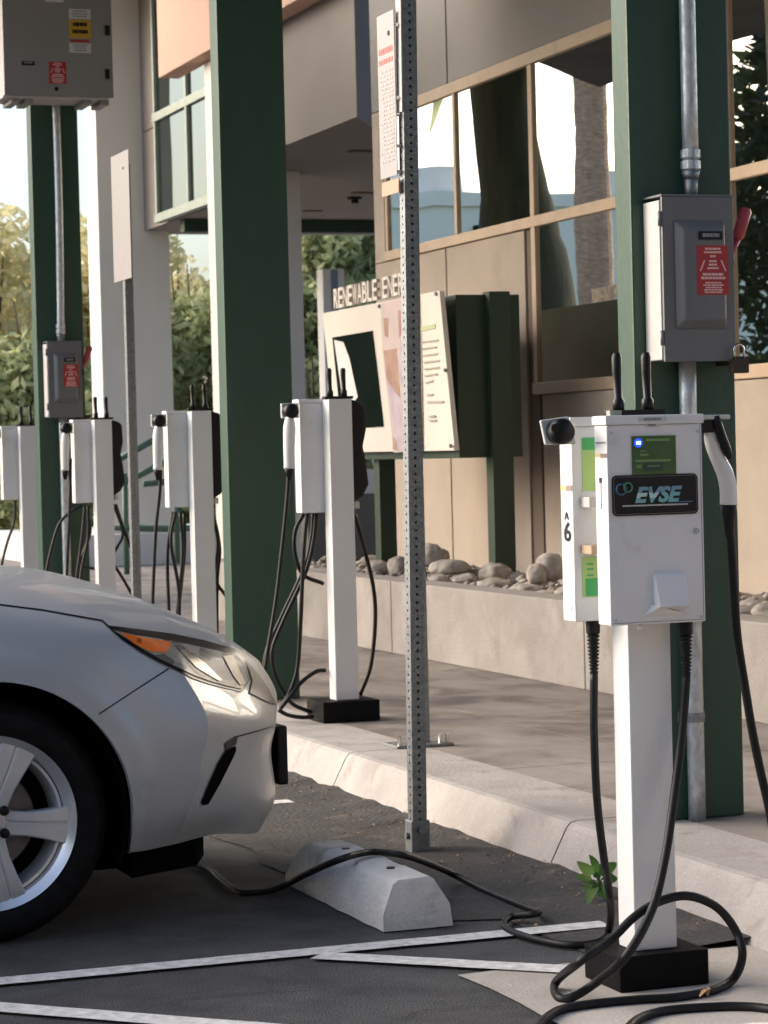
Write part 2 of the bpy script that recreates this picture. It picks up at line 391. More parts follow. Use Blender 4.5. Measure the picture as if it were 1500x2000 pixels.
for k_, pts in enumerate(([(1.2, 5.1), (1.5, 5.25), (1.75, 5.2), (2.0, 5.4), (2.2, 5.38)], [(.9, 5.72), (1.3, 5.66), (1.62, 5.78), (1.9, 5.72)], [(2.3, 6.9), (2.5, 7.3), (2.45, 7.9), (2.6, 8.4)])):
    m_ = MB(); q = cat_rom([(x, y, .0045) for x, y in pts], 14); vs = []
    for i, p in enumerate(q):
        p = p+Vector((noise.noise(p*31)*.02, noise.noise(p*23+Vector((4, 0, 0)))*.02, 0)); w_ = .0018+.0014*noise.noise(p*40)
        vs += [p+Vector((0, -w_, 0)) if k_ < 2 else p+Vector((-w_, 0, 0)), p+Vector((0, w_, 0)) if k_ < 2 else p+Vector((w_, 0, 0))]
    m_.add(vs, [(2*i, 2*i+2, 2*i+3, 2*i+1) for i in range(len(q)-1)]); tag(m_.build('asphalt_crack', mat('crack_dark', (.012, .012, .012), .95)), 'hairline crack in the asphalt', kind='structure')
# kerb and sidewalk as one real step, with sawn joints
mb = MB()
prof = [(KB, -.05), (KB, 0), (KX-.022, SW-.02), (KX-.008, SW-.005), (KX+.012, SW), (KX+.30, SW)]
ys = [-8, 5.04, 7.04, 7.05, 9.05, 9.06, 11.06, 11.07, 13.07, 13.08, 15.08, 15.09, 21]
seq = []
ycuts = [-8, 1.0, 3.0, 5.0, 7.03, 9.06, 11.1, 13.1, 15.1, 17.1, 21]
for a, b in zip(ycuts[:-1], ycuts[1:]):
    n = 6; vs = []
    for i in range(n+1):
        y = a+.004+(b-a-.008)*i/n
        vs += [(x, y, z) for x, z in prof]
    k = len(prof)
    mb.add(vs, [(i*k+j, i*k+j+1, (i+1)*k+j+1, (i+1)*k+j) for i in range(n) for j in range(k-1)])
    mb.add([(x, a+.004, z) for x, z in prof]+[(KX+.3, a+.004, -.05)], [tuple(range(k+1))])
tag(mb.build('kerb', M_kerb), 'weathered concrete kerb', kind='structure')
mb = MB(); mb.box(KX+.01, KX+.295, -8, 21, -.05, SW-.02)
tag(mb.build('kerb_core', M_joint), 'concrete core under the kerb', kind='structure')
mb = MB()
for a, b in zip((-8, 2.0, 4.1, 6.2, 8.3, 9.95, 12.5, 14.6, 16.7, 18.8), (2.0, 4.1, 6.2, 8.3, 9.95, 12.5, 14.6, 16.7, 18.8, 60)):
    mb.box(KX+.303, 4.03, a+.004, b-.004, -.05, SW-.001); mb.box(4.038, 4.88, a+.004, b-.004, -.05, SW-.001)
mb.box(4.88, 20, 17.4, 60, -.05, SW-.004)
tag(mb.build('sidewalk', M_walk), 'brown stained concrete sidewalk', kind='structure')
# far road and low kerbs beyond the walk
tag(sheet('far_road', 3.5, 30, 60, 75, .02, M_road), 'pale road far beyond the sidewalk', kind='structure')

# ------------------------------------------------------------------ planter wall, soil and rocks
pl = empty('planter_wall', (4.95, 10, SW), 'long low concrete planter wall behind the sidewalk, stained and jointed', 'wall')
cut = [-6, 3.9, 6.9, 9.3, 10.8, 13.4, 17.3]
for a, b in zip(cut[:-1], cut[1:]):
    MB().box(4.87, 5.07, a+.004, b-.004, SW, .555).build('wall_section', M_planter, pl, bevel=.008)
tag(sheet('planter_bed', 5.05, 6.12, -6, 17.3, .50, M_soil, 12, 240, lambda i, j, x, y, z: (x, y, z+.05*noise.noise(Vector((x*3, y*3, 0)))+.02*noise.noise(Vector((x*17, y*17, 0))))),
    'grey gravel and soil inside the planter', kind='structure')
def rock(px, py, ax, ay, X, label):
    p = onx(px, py, X); s = (p-CP).length/FPX
    r1, r2 = ax*s*1.12, ay*s*1.15; seed = random.random()*50
    bm = bmesh.new(); bmesh.ops.create_icosphere(bm, subdivisions=4, radius=1.0)
    ang = random.uniform(-.35, .35)
    for v in bm.verts:
        c = v.co.copy(); d = 1+.22*noise.noise(c*.9+Vector((seed, 0, 0)))+.09*noise.noise(c*2.3+Vector((seed, 5, 0)))+.03*noise.noise(c*6+Vector((0, seed, 0)))
        c *= d
        if c.z < -.55: c.z = -.55+(c.z+.55)*.3
        x, y, z = c.x*r1*.9, c.y*r1, c.z*r2
        v.co = (x, y*math.cos(ang)-z*math.sin(ang)*.6, z*math.cos(ang*.5)+y*math.sin(ang)*.35)
    me = bpy.data.meshes.new('rock'); bm.to_mesh(me); bm.free(); me.materials.append(M_rock)
    me.polygons.foreach_set('use_smooth', [True]*len(me.polygons))
    o = bpy.data.objects.new('rock', me); COL.objects.link(o); o.location = (p.x, p.y, p.z)
    tag(o, label, 'rock', 'river rocks in the planter')
def R6(x, y): return 660+x/3.125, 1020+y/3.125
for x, y, a, b, X, l in (
    (240, 285, 72, 46, 5.25, 'round pale boulder just right of the middle charger post, leftmost big rock'),
    (205, 235, 62, 30, 5.7, 'dark rock behind the round pale boulder near the middle charger'),
    (330, 232, 44, 38, 5.75, 'small upright rock in front of the kiosk left leg'),
    (372, 275, 66, 60, 5.35, 'large pale smooth rock immediately left of the near sign post'),
    (400, 345, 34, 22, 5.15, 'small pale stone on the planter edge left of the near sign post'),
    (575, 215, 80, 76, 5.6, 'big dark boulder immediately right of the near sign post'),
    (648, 212, 34, 46, 5.75, 'small dark rock leaning on the boulder right of the sign post'),
    (690, 280, 122, 50, 5.3, 'long slanted flat-topped grey rock below the wall joint'),
    (610, 350, 62, 28, 5.15, 'low dark stone under the slanted grey rock'),
    (770, 355, 74, 36, 5.2, 'low brown stone right of the slanted grey rock'),
    (830, 330, 40, 46, 5.45, 'small pointed brown rock between two large rocks'),
    (955, 315, 100, 66, 5.5, 'large tan boulder in front of the kiosk right leg'),
    (1075, 345, 90, 38, 5.6, 'sloping brown rock right of the tan boulder'),
    (955, 378, 96, 32, 5.2, 'flat pale stone on the edge below the tan boulder'),
    (1140, 412, 96, 32, 5.15, 'flat oval stone on the planter edge below the dark boulder'),
    (1300, 290, 98, 84, 5.4, 'tallest dark grey boulder left of the near charger'),
    (1215, 325, 62, 66, 5.3, 'rounded grey boulder against the left side of the tallest one'),
    (1400, 330, 50, 70, 5.55, 'dark rock half hidden behind the near charger'),
    (1270, 440, 92, 24, 5.1, 'low broken stone on the planter edge left of the near charger'),
    (1390, 430, 66, 32, 5.12, 'tan stone on the planter edge beside the near charger cabinet'),
    (1190, 385, 60, 24, 5.3, 'small stone wedged below the rounded grey boulder')):
    q = R6(x, y); rock(q[0], q[1], a/3.125, b/3.125, X, l)
for x, y, a, b, X, l in ((1470, 1190, 36, 16, 5.2, 'flat rock in the planter at the right edge of the picture'),
                         (1502, 1196, 30, 18, 5.15, 'rough pale rock at the right edge of the picture'),
                         (1448, 1196, 22, 12, 5.12, 'small stone beside the right green column'),
                         (1392, 1170, 36, 24, 5.3, 'rock in the planter behind the right green column'),
                         (1300, 1160, 40, 26, 5.3, 'rock in the planter behind the near charger cabinet')):
    rock(x, y, a, b, X, l)

gm = MB(); rnd = random.Random(12)
for i in range(900):
    x = rnd.uniform(5.09, 5.95); y = rnd.uniform(6.5, 17.2); q = rnd.uniform(.012, .045); z = .515+.03*rnd.random()
    vs = []
    for a_, b_, c_ in ((1, 0, 0), (0, 1, 0), (-1, 0, 0), (0, -1, 0), (0, 0, .7), (0, 0, -.7)): vs.append((x+a_*q*rnd.uniform(.7, 1.2), y+b_*q*rnd.uniform(.7, 1.2), z+c_*q*rnd.uniform(.6, 1)))
    gm.add(vs, [(0, 1, 4), (1, 2, 4), (2, 3, 4), (3, 0, 4), (1, 0, 5), (2, 1, 5), (3, 2, 5), (0, 3, 5)])
tag(gm.build('gravel', M_rock, smooth=True), 'small loose stones between the planter rocks', kind='stuff')
lm = MB()
for i in range(260):
    y = rnd.uniform(5.9, 13); x = 3.04-abs(rnd.gauss(0, .16)); q = rnd.uniform(.003, .010); a_ = rnd.uniform(0, 6.28)
    if x < 2.3: continue
    c, s_ = math.cos(a_)*q, math.sin(a_)*q; z = .012+.02*max(0, (x-2.85)/.2)
    lm.add([(x-c, y-s_, z), (x+s_*.6, y-c*.6, z+.004), (x+c, y+s_, z+.002), (x-s_*.6, y+c*.6, z+.006)], [(0, 1, 2, 3)])
tag(lm.build('litter', M_dryleaf), 'dry leaf crumbs along the kerb foot', kind='stuff')

# ------------------------------------------------------------------ green columns and canopy
def column(Y, X0, X1, dep, label, flare=0):
    c = empty('canopy_column', ((X0+X1)/2, Y+dep/2, SW), label, 'column', 'green steel columns of the parking canopy')
    s = MB()
    if flare:
        s.tube([((X0+X1)/2, Y+dep/2, z) for z in (SW, .8, 1.3, 2, 4.6)], [(X1-X0)*q for q in (.7, .62, .52, .47, .45)], 24)
        s.build('shaft', M_green, c, smooth=True)
    else:
        s.box(X0, X1, Y, Y+dep, SW, 4.6); s.build('shaft', M_green, c, bevel=.006)
    return c
column(6.88, 3.286, 3.619, .11, 'green steel column with grey switch box, behind the nearest charger')
column(11.2, 3.300, 3.616, .12, 'widest-looking bare green steel column in the middle of the row')
column(15.5, 3.365, 3.66, .12, 'far green steel column carrying the big grey electrical panel')
st_ = empty('shade_tree', (3.46, 20.7, 0), 'broad dark trunk standing beyond the far charger, mirrored in the middle window panes', 'tree')
MB().tube(cat_rom([(3.40, 20.7, -.1), (3.40, 20.7, .8), (3.40, 20.7, 2.4), (3.41, 20.7, 3.1), (3.45, 20.7, 3.5), (3.52, 20.7, 4.0), (3.58, 20.7, 4.8), (3.6, 20.7, 6.6)], 5),
          [.62]*5+[.58]*5+[.5-.02*i for i in range(5)]+[.37-.012*i for i in range(5)]+[.30-.006*i for i in range(5)]+[.27-.004*i for i in range(5)]+[.25]*6, 20).build('trunk', mat('dark_bark', (.045, .06, .035), .9, col2=(.02, .03, .02), scale=6, bump=.8, bscale=14, stretch=(1, 1, .25)), st_, smooth=True)
cn = empty('canopy_roof', (3.3, 8, 4.6), 'flat steel parking canopy above the chargers, mirrored in the windows', 'canopy')
MB().prism([(1.8, -16, 4.72), (4.6, -16, 4.72), (4.6, 20.5, 4.72), (3.6, 20.5, 4.72), (1.8, 22.4, 4.72)], (0, 0, .1)).build('deck', M_canopy, cn)
MB().box(4.603, 6.02, -16, 15.3, 4.72, 4.82).build('deck', M_canopy, cn)  # unseen extra strip, added to block top light on walk and walls
for y in (6.94, 11.26, 15.56, 2.6): MB().box(1.85, 4.55, y-.08, y+.08, 4.60, 4.718).build('beam', M_green, cn)

# ------------------------------------------------------------------ the office building
WX = 6.1
bl = empty('office_building', (6.5, 14, SW), 'beige stucco office building with ribbon windows and overhanging upper floor', 'building')
ZT, ZM, ZS = 3.61, 2.63, 1.635
mull = [16.65, 15.35, 14.11, 12.86, 11.6, 10.35, 9.1, 7.85, 6.6]
def wall(x0, x1, y0, y1, z0, z1, m_, name='wall_panel', parent=None, bev=.006):
    return MB().box(x0, x1, y0, y1, z0, z1).build(name, m_, parent or bl, bevel=bev)
# lower wall panels with joints
wall(WX, WX+.2, 15.58, 16.93, .3, ZM-.04, M_stucco); wall(WX, WX+.2, 14.27, 15.56, .3, ZM-.04, M_stucco)
wall(WX, WX+.2, 16.72, 16.93, ZM-.036, ZT+.03, M_stucco)
wall(WX+.014, WX+.2, 14.11, 14.266, .3, ZM-.04, M_joint)
wall(WX, WX+.2, 11.2, 14.05, .3, ZS-.045, M_stucco); wall(WX, WX+.2, 8.5, 11.18, .3, ZS-.045, M_stucco); wall(WX, WX+.2, 5.5, 8.48, .3, ZS-.045, M_stucco)
wall(WX+.05, WX+.25, -6, 16.9, .3, ZS-.06, M_joint, bev=0); wall(WX+.21, WX+.4, 14.2, 16.9, .3, ZM-.05, M_joint, bev=0)
wall(WX, WX+.2, -6, 5.48, .3, ZS-.045, M_stucco)
# panels above the window
for a, b in ((15.48, 16.93), (12.4, 15.46), (9.3, 12.38), (6.2, 9.28)): wall(WX, WX+.2, a, b, ZT+.035, 6.6, M_gray_st)
wall(WX+.05, WX+.25, 6.2, 16.9, ZT+.05, 6.5, M_joint, bev=0)
# ribbon window: one frame with its panes
wf = MB(); d0, d1 = WX-.016, WX+.08
wf.box(d0, d1, 6.6, 16.70, ZT-.045, ZT+.03)
wf.box(d0, d1, 6.6, 16.70, ZM-.035, ZM+.03)
wf.box(d0, d1, 6.6, 14.16, ZS-.04, ZS+.03)
for i, y in enumerate(mull):
    wd = .03 if i in (2,) else .02
    zb = ZM+.032 if i < 2 else ZS+.032
    wf.box(d0+.003, d1-.003, y-wd, y+wd, zb if i >= 2 else ZM+.031, ZT-.046)
wfo = wf.build('window_frame', M_frame, bl, bevel=.004)
for i in range(len(mull)-1):
    a, b = mull[i+1]+.02, mull[i]-.02
    for z0, z1 in (((ZM+.03, ZT-.045),) if i < 2 else ((ZM+.03, ZT-.045), (ZS+.03, ZM-.035))):
        p = MB(); tilt = random.uniform(-.0006, .0006)
        p.add([(WX+.004+tilt*.5, a, z0), (WX+.004, b, z0), (WX+.004, b, z1), (WX+.004-tilt*.5, a, z1)], [(0, 1, 2, 3)])
        p.build('window_pane', M_glass, bl)
# upper facets beyond the main wall
def prism_xy(poly, z0, z1, name, m_, parent=None): return MB().prism([(x, y, z0) for x, y in poly], (0, 0, z1-z0)).build(name, m_, parent or bl)
prism_xy([(6.165, 17.42), (7.0, 18.9), (9.7, 23.67), (11.5, 26.9), (6.95, 26.9), (6.95, 21.3), (6.165, 21.3)], 3.69, 4.72, 'upper_wall', mat('shaded_stucco', (.235, .205, .18), .9, var=.05, scale=1.2, bump=.3, bscale=170))  # stucco colour darkened to carry the shade of the overhang
prism_xy([(6.165, 17.42), (7.0, 18.9), (9.7, 23.67), (11.5, 26.9), (6.95, 26.9), (6.95, 21.3), (6.165, 21.3)], 4.732, 7.5, 'upper_wall', MATS['shaded_stucco'])
prism_xy([(6.185, 17.47), (7.0, 18.95), (9.7, 23.67), (6.97, 23.7), (6.97, 21.28), (6.185, 21.28)], 4.7, 4.75, 'wall_joint', M_joint)
MB().box(6.28, 12, 16.6, 16.9, .3, 7.5).build('end_wall', M_lead, bl)
wall(5.97, 6.16, 17.02, 22.13, 4.645, 7.5, mat('glow_tinted_stucco', (.56, .36, .265), .9, var=.05, scale=1.2, bump=.3, bscale=170), 'fascia', bev=.01)  # warm sunlit glow is mixed into the fascia's beige
MB().box(7.0, 14, 25.1, 25.25, 3.56, 3.685).build('dark_beam', M_green2, bl)
for a, b in (((682, 294), (733, 295)), ((688, 376), (733, 376)), ((595, 411), (628, 411))):
    p, q = onz(*a, 3.688), onz(*b, 3.688)
    MB().box(p.x, q.x, p.y-.05, p.y+.05, 3.675, 3.688).build('soffit_light', M_joint, bl)
p = onz(693, 385, 3.69); MB().cyl(p, p-Vector((0, 0, .06)), .035).cyl(p-Vector((0, 0, .0)), p-Vector((0, 0, .02)), .07).build('soffit_lamp', M_trim, bl)
# pillars
wall(6.12, 6.86, 20.87, 21.19, SW, 4.64, M_stucco2, 'pillar', bev=.012)
wall(6.45, 7.22, 26.5, 27.0, .48, 6.9, M_stucco2, 'pillar', bev=.012)
wall(5.6, 13, 24.6, 29, 6.28, 6.5, M_stucco2, 'roof_slab', bev=0)
# glazed bay beyond the pillar
bx = 6.86
fr = MB()
for y in (23.2, 24.35, 25.55): fr.box(bx-.03, bx+.05, y-.03, y+.03, 3.75, 6.2)
for z in (3.69, 4.72): fr.box(bx-.033, bx+.05, 20.9, 25.62, z, z+.085)
for y in (22.0,): fr.box(bx-.03, bx+.05, y-.03, y+.03, 3.78, 6.2)
fr.build('bay_window_frame', M_framew, bl)
for a, b in ((20.9, 21.97), (22.03, 23.17), (23.23, 24.32), (24.38, 25.52)):
    for z0, z1 in ((3.78, 4.72), (4.81, 6.2)):
        MB().box(bx, bx+.02, a, b, z0, z1).build('bay_window_pane', M_glass2, bl)
# far plinths and grey wall under the walkway
tag(MB().box(5.9, 16, 26.2, 29.5, SW, .48).build('plinth_wall', M_pale), 'low pale plinth under the far white pillar', 'wall')
p0 = onz(586, 1104, SW+.1)
tag(MB().box(6.3, 7.9, 19.2, 19.4, SW, .95).build('low_screen_wall', M_lead), 'low dark grey wall seen between middle column and charger', 'wall')
tag(MB().box(6.55, 8.3, 21.7, 21.9, .9, 1.12).box(6.6, 8.2, 21.72, 21.88, SW, .895).build('white_ledge', M_pale), 'white ledge seen right of the middle charger cabinet', 'ledge')

# ------------------------------------------------------------------ green stair railings
rl = empty('stair_railing', (6.0, 24, SW), 'dark green metal ramp railing in front of the far white pillar', 'railing')
for pts in ([(234, 896), (300, 860)], [(240, 944), (332, 898)], [(280, 945), (334, 940), (400, 938)], [(218, 1030), (334, 1033), (420, 1030)]):
    MB().tube([ony(x, y, 24) for x, y in pts], .032, 8).build('rail', M_railg, rl, smooth=True)
for x, y0, y1 in ((243, 925, 1122), (342, 880, 1100)):
    MB().tube([ony(x, y0, 24), ony(x+5, y1, 24)], .028, 8).build('rail_post', M_railg, rl, smooth=True)

# ------------------------------------------------------------------ information kiosk
kx = 5.2
k = empty('information_kiosk', (5.4, 13.8, .5), 'cream information board with dark screen on a dark green steel cabinet', 'kiosk')
def bp(x, y): return onx(x, y, kx + .066*(y-590)/290)     # the board leans outward at its top
TL, TR, BR, BL = bp(630, 612), bp(858, 568), bp(888, 880), bp(657, 884)
Nn = (TR-TL).cross(BL-TL).normalized()
if Nn.x > 0: Nn = -Nn
TH = .03
MB().hexa([BL+Vector((TH, 0, 0)), BR+Vector((TH, 0, 0)), BR, BL], [TL+Vector((TH, 0, 0)), TR+Vector((TH, 0, 0)), TR, TL]).build('board', M_board, k, bevel=.003)
def onboard(x, y):
    r = ray(x, y); t = (TL-CP).dot(Nn)/r.dot(Nn); return CP+r*t
def bpoly(pts, material, name, off=.004, par=k):
    q = [onboard(x, y)+Nn*off for x, y in pts]
    return MB().prism(q, -Nn*(off-.0005)).build(name, material, par)
bpoly([(650, 659), (728, 646), (749, 833), (668, 838)], M_screen, 'screen')
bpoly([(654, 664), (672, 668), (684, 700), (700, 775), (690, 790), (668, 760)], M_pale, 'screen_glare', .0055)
bpoly([(744, 592), (821, 577), (823, 640), (826, 880), (770, 884), (758, 780), (748, 690)], mat('poster_pink', (.66, .53, .47), .5, col2=(.56, .45, .44), scale=5), 'poster', .0022)
pr = MB()
for pts, m_ in (([(750, 620), (760, 622), (759, 660), (752, 655)], M_print1), ([(778, 606), (787, 606), (786, 650), (780, 660)], M_print1),
                ([(750, 685), (776, 680), (783, 778), (772, 765), (756, 740)], M_print1), ([(776, 690), (800, 640), (812, 800), (790, 790)], M_print2),
                ([(756, 742), (785, 780), (806, 882), (778, 882), (765, 800)], M_print2), ([(768, 852), (776, 860), (778, 880), (768, 878)], M_print1)):
    q = [onboard(x, y)+Nn*.003 for x, y in pts]; pr.prism(q, -Nn*.0026, m_)
for i in range(7):
    y = 664+i*13.2; x0 = 824+i*1.2; x1 = (856, 853, 855, 858, 858, 854, 846)[i]
    pr.prism([onboard(x, yy)+Nn*.003 for x, yy in ((x0, y+3), (x1, y-1), (x1, y+2.2), (x0, y+6))], -Nn*.0026, M_print3)
for x0, x1, y in ((834, 846, 770), (835, 866, 784), (838, 850, 812), (838, 852, 820)):
    pr.prism([onboard(x, yy)+Nn*.003 for x, yy in ((x0, y), (x1, y-1), (x1, y+2.4), (x0, y+3.4))], -Nn*.0026, M_print3)
pr.prism([onboard(x, yy)+Nn*.003 for x, yy in ((822, 639), (850, 632), (851, 641), (823, 647))], -Nn*.0026, M_print4)
pr.build('printed_panel', None, k)
# letters standing on the board's top edge
lm = MB(); e = (TR-TL); L = e.length; ed = -e.normalized()
upv = (TL-BL).normalized()
letters = 'RENEWABLE ENERGY'
st = bp(652, 605); en = bp(810, 571); seg = (en-st)/len(letters)
for i, ch in enumerate(letters):
    if ch == ' ': continue
    o_ = st+seg*i+Vector((0, 0, .005))
    mbq = MB(); place_text(mbq, ch, o_, seg, (0, 0, 1), seg.length*.88, .125, M_board, .0, 0 if ch in 'WNA' else .012)
    fr_ = mbq.v; offv = Vector((.025, 0, 0)); n0 = len(mbq.v)
    # give each letter thickness
    back = [v+offv for v in mbq.v]; edges = {}
    for f in mbq.f:
        for a_, b_ in zip(f, f[1:]+f[:1]): edges[(a_, b_)] = edges.get((a_, b_), 0)+1
    side = [(b_, a_, a_+n0, b_+n0) for (a_, b_) in edges if (b_, a_) not in edges]
    lt = MB(); lt.add(mbq.v+back, [tuple(f) for f in mbq.f]+[tuple(i_+n0 for i_ in f[::-1]) for f in mbq.f]+side, M_board)
    lt.build('letter', None, k)
for x, y in ((853, 574), (742, 598), (871, 723), (882, 871), (825, 870)):
    q = onboard(x, y); MB().cyl(q, q+Nn*.012, .012, 10).build('bolt', M_galv, k)
c0, c1 = ony(862, 577, 12.75), ony(1012, 572, 12.75)
yN = 13.42
g0, g1 = ony(866, 580, yN), ony(1014, 575, yN); g2, g3 = ony(882, 878, yN), ony(1018, 902, yN)
MB().box(5.31, g1.x, yN, 15.1, g3.z+.03, g1.z).build('cabinet', M_green2, k, bevel=.005)
def leg(xa, xb, Y, zb, zt, nm='leg'):
    return MB().box(xa, xb, Y, Y+.10, zb, zt).build(nm, M_green2, k, bevel=.004)
a, b = ony(962, 900, yN-.05), ony(1003, 900, yN-.05); leg(a.x, b.x, yN-.055, .45, g1.z+.015)
a, b = ony(740, 900, 14.9), ony(772, 900, 14.9); leg(a.x, b.x, 14.9, .45, 1.6)

# pale two-tone pylon and far pale building behind the kiosk
a = ony(630, 525, 26); b = ony(672, 525, 26)
py = empty('pylon', ((a.x+b.x)/2, 26, SW), 'pale square pylon with a blue-grey stripe behind the kiosk', 'pylon')
MB().box(a.x, b.x, 26, 26.2, SW, a.z).build('shaft', M_pale, py)
MB().box(a.x+(b.x-a.x)*.4, a.x+(b.x-a.x)*.68, 25.985, 25.998, SW, a.z-.01).build('stripe', mat('stripe_blue', (.16, .22, .32), .6), py)
p = ony(590, 600, 48); q = ony(760, 700, 48)
fb = empty('far_building', ((p.x+q.x)/2, 48.5, 0), 'pale far building glimpsed below the trees beside the middle column', 'building')
MB().box(p.x-1, q.x+2, 48, 52, 0, p.z+.1).build('wall', M_pale, fb)
MB().box(p.x+.1, q.x, 47.96, 47.99, p.z-.95, p.z-.88).build('band', M_labg, fb)

# ------------------------------------------------------------------ trees
def leaf_cloud(mb, c, rx, ry, rz, n, size, seed):
    rnd = random.Random(seed)
    for _ in range(n):
        while True:
            x, y, z = rnd.uniform(-1, 1), rnd.uniform(-1, 1), rnd.uniform(-1, 1)
            if x*x+y*y+z*z < 1: break
        q = Vector((x, y, z)); d = noise.noise(q*2.2+Vector((seed*3.1, 0, 0)))
        if d < -.12 and rnd.random() < .85: continue
        p = Vector((c[0]+x*rx, c[1]+y*ry, c[2]+z*rz))
        a = Vector((rnd.uniform(-1, 1), rnd.uniform(-1, 1), rnd.uniform(-1, 1))).normalized()
        b = a.orthogonal().normalized(); b.rotate(Matrix.Rotation(rnd.uniform(0, 6.28), 3, a)); cc = a.cross(b)
        s = size*rnd.uniform(.6, 1.4)
        o = len(mb.v); mb.v += [p-b*s, p+cc*s*.45, p+b*s, p-cc*s*.45]; mb.f.append([o, o+1, o+2, o+3]); mb.mi.append(0)
def tree(px, D, h, rad, leafm, seed, label, base=.9, dens=1.0, size=.085):
    r = ray(px, 885); r.z = 0; r.normalize(); loc = Vector((0, 0, 0))+r*D
    t = empty('tree', (loc.x, loc.y, 0), label, 'tree', 'trees behind the parking lot')
    rnd = random.Random(seed); tr = MB()
    tr.tube([loc+Vector((0, 0, z)) for z in (-.1, .6, h*.3, h*.5)]+[loc+Vector((.2, .1, h*.75))], [.2, .15, .12, .09, .03], 10)
    cr = MB(); cl = []
    for i in range(15):
        a = rnd.uniform(0, 6.28); q = rnd.uniform(.15, .75)*rad; z = rnd.uniform(base, h*.86)
        sc = 1-.5*max(0, (z-h*.5)/(h*.5))
        c = loc+Vector((math.cos(a)*q*sc, math.sin(a)*q*sc, z)); cl.append(c)
        tr.tube([loc+Vector((0, 0, h*.2+z*.25)), (loc+c)/2+Vector((0, 0, z*.25)), c, c+(c-loc)*.15+Vector((0, 0, .5))], [.06, .04, .02, .008], 6)
    for i, c in enumerate(cl):
        leaf_cloud(cr, c, rad*.42, rad*.42, rad*.34, int(950*dens), size, seed+i)
    leaf_cloud(cr, loc+Vector((0, 0, h*.52)), rad*.8, rad*.8, h*.40, int(3200*dens), size, seed+77)
    leaf_cloud(cr, loc+Vector((0, 0, h*.22)), rad*.95, rad*.9, h*.24, int(2600*dens), size, seed+99)
    cr.mats = [leafm]; tr.build('trunk', M_bark, t, smooth=True); cr.build('crown', None, t)
tree(-70, 36, 5.2, 2.0, M_leafy, 3, 'yellowing tree at the left edge beyond the far charger', .7)
tree(45, 40, 5.0, 1.7, M_leafy, 11, 'thin-topped yellow-green tree left of the far green column', .6)
tree(175, 38, 5.5, 1.6, M_leafy, 23, 'yellow-green tree between the far green column and the white pillar', .6)
tree(20, 34, 2.9, 1.6, M_leafg, 31, 'low dark green bushy tree under the yellow trees at left', .3, .8)
tree(150, 34, 3.0, 1.4, M_leafg, 37, 'dark green bushy tree low beside the white pillar', .3, .8)
tree(345, 40, 4.9, 1.5, M_leafy, 41, 'yellowish tree seen just right of the white pillar', .6, .7)
tree(410, 36, 4.0, 1.5, M_leafg, 43, 'green tree seen between white pillar and middle column', .5, .7)
tree(610, 36, 5.2, 1.5, M_leafg, 53, 'green tree left of the pale pylon', 2.2)
tree(700, 37, 5.6, 1.8, M_leafg, 59, 'broad green tree above the kiosk lettering', 1.6)
tree(800, 38, 5.4, 1.8, M_leafg, 61, 'green tree half hidden by the main building corner', 1.6)
tree(625, 27, 1.9, .55, M_leafg, 67, 'small leafy shrub beside the middle column, below the far pale building', .2, .35, .08)
c_ = MB(); leaf_cloud(c_, Vector((3.5, 21.2, 7.9)), 1.9, 1.9, 1.3, 5000, .11, 5); c_.mats = [M_leafg]; c_.build('crown', None, st_)
r_ = empty('tree', (-3.2, 26, 0), 'dark bushy tree added in the lot to darken what the right-hand windows mirror', 'tree')  # unseen tree added so the right-hand panes reflect something dark
MB().tube([(-3.2, 26, -.1), (-3.2, 26, 2), (-3.1, 26, 4)], [.2, .15, .06], 10).build('trunk', M_bark, r_, smooth=True)
c_ = MB(); M_leafd = leaf_mat('dark_leaves', (.02, .03, .015), (.06, .08, .03)); leaf_cloud(c_, Vector((-3.2, 26, 3.6)), 2.0, 1.6, 3.1, 22000, .10, 9); c_.mats = [M_leafd]; c_.build('crown', None, r_)
# things at the far left under the trees
h = ony(-60, 930, 33)
tag(MB().box(3.0, 8.4, 33.5, 34, .0, .62).build('garden_wall', mat('rust_wall', (.30, .17, .09), .9, var=.3, scale=2)), 'low rust-brown garden wall at the far left', 'wall')
tag(MB().box(2, 9.5, 30, 31, .0, .30).build('terrace_step', mat('step_mauve', (.38, .26, .30), .9, var=.2, scale=2)), 'low mauve painted step behind the far chargers', 'step')
car2 = empty('parked_car', (6.6, 38, 0), 'teal car partly visible at the far left behind the chargers', 'car')
a = ony(-30, 850, 38); b = ony(60, 850, 38)
prof = [(0, .35), (0, .75), (.25, .92), (1.1, .98), (1.6, 1.38), (3.0, 1.40), (3.7, 1.0), (4.3, .9), (4.4, .4)]
q = MB(); q.prism([(4.2+x, 38, z) for x, z in prof], (0, 1.7, 0)); q.build('body', mat('teal_paint', (.05, .20, .20), .4, coat=.5), car2, bevel=.06)
for x in (5.0, 7.75):
    MB().cyl((x, 37.97, .33), (x, 38.2, .33), .33, 20).build('wheel', M_tyre, car2)
MB().prism([(5.45, 37.99, .98), (5.85, 37.99, 1.3), (7.1, 37.99, 1.32), (7.6, 37.99, 1.0)], (0, -.01, 0)).build('side_window', M_screen, car2)

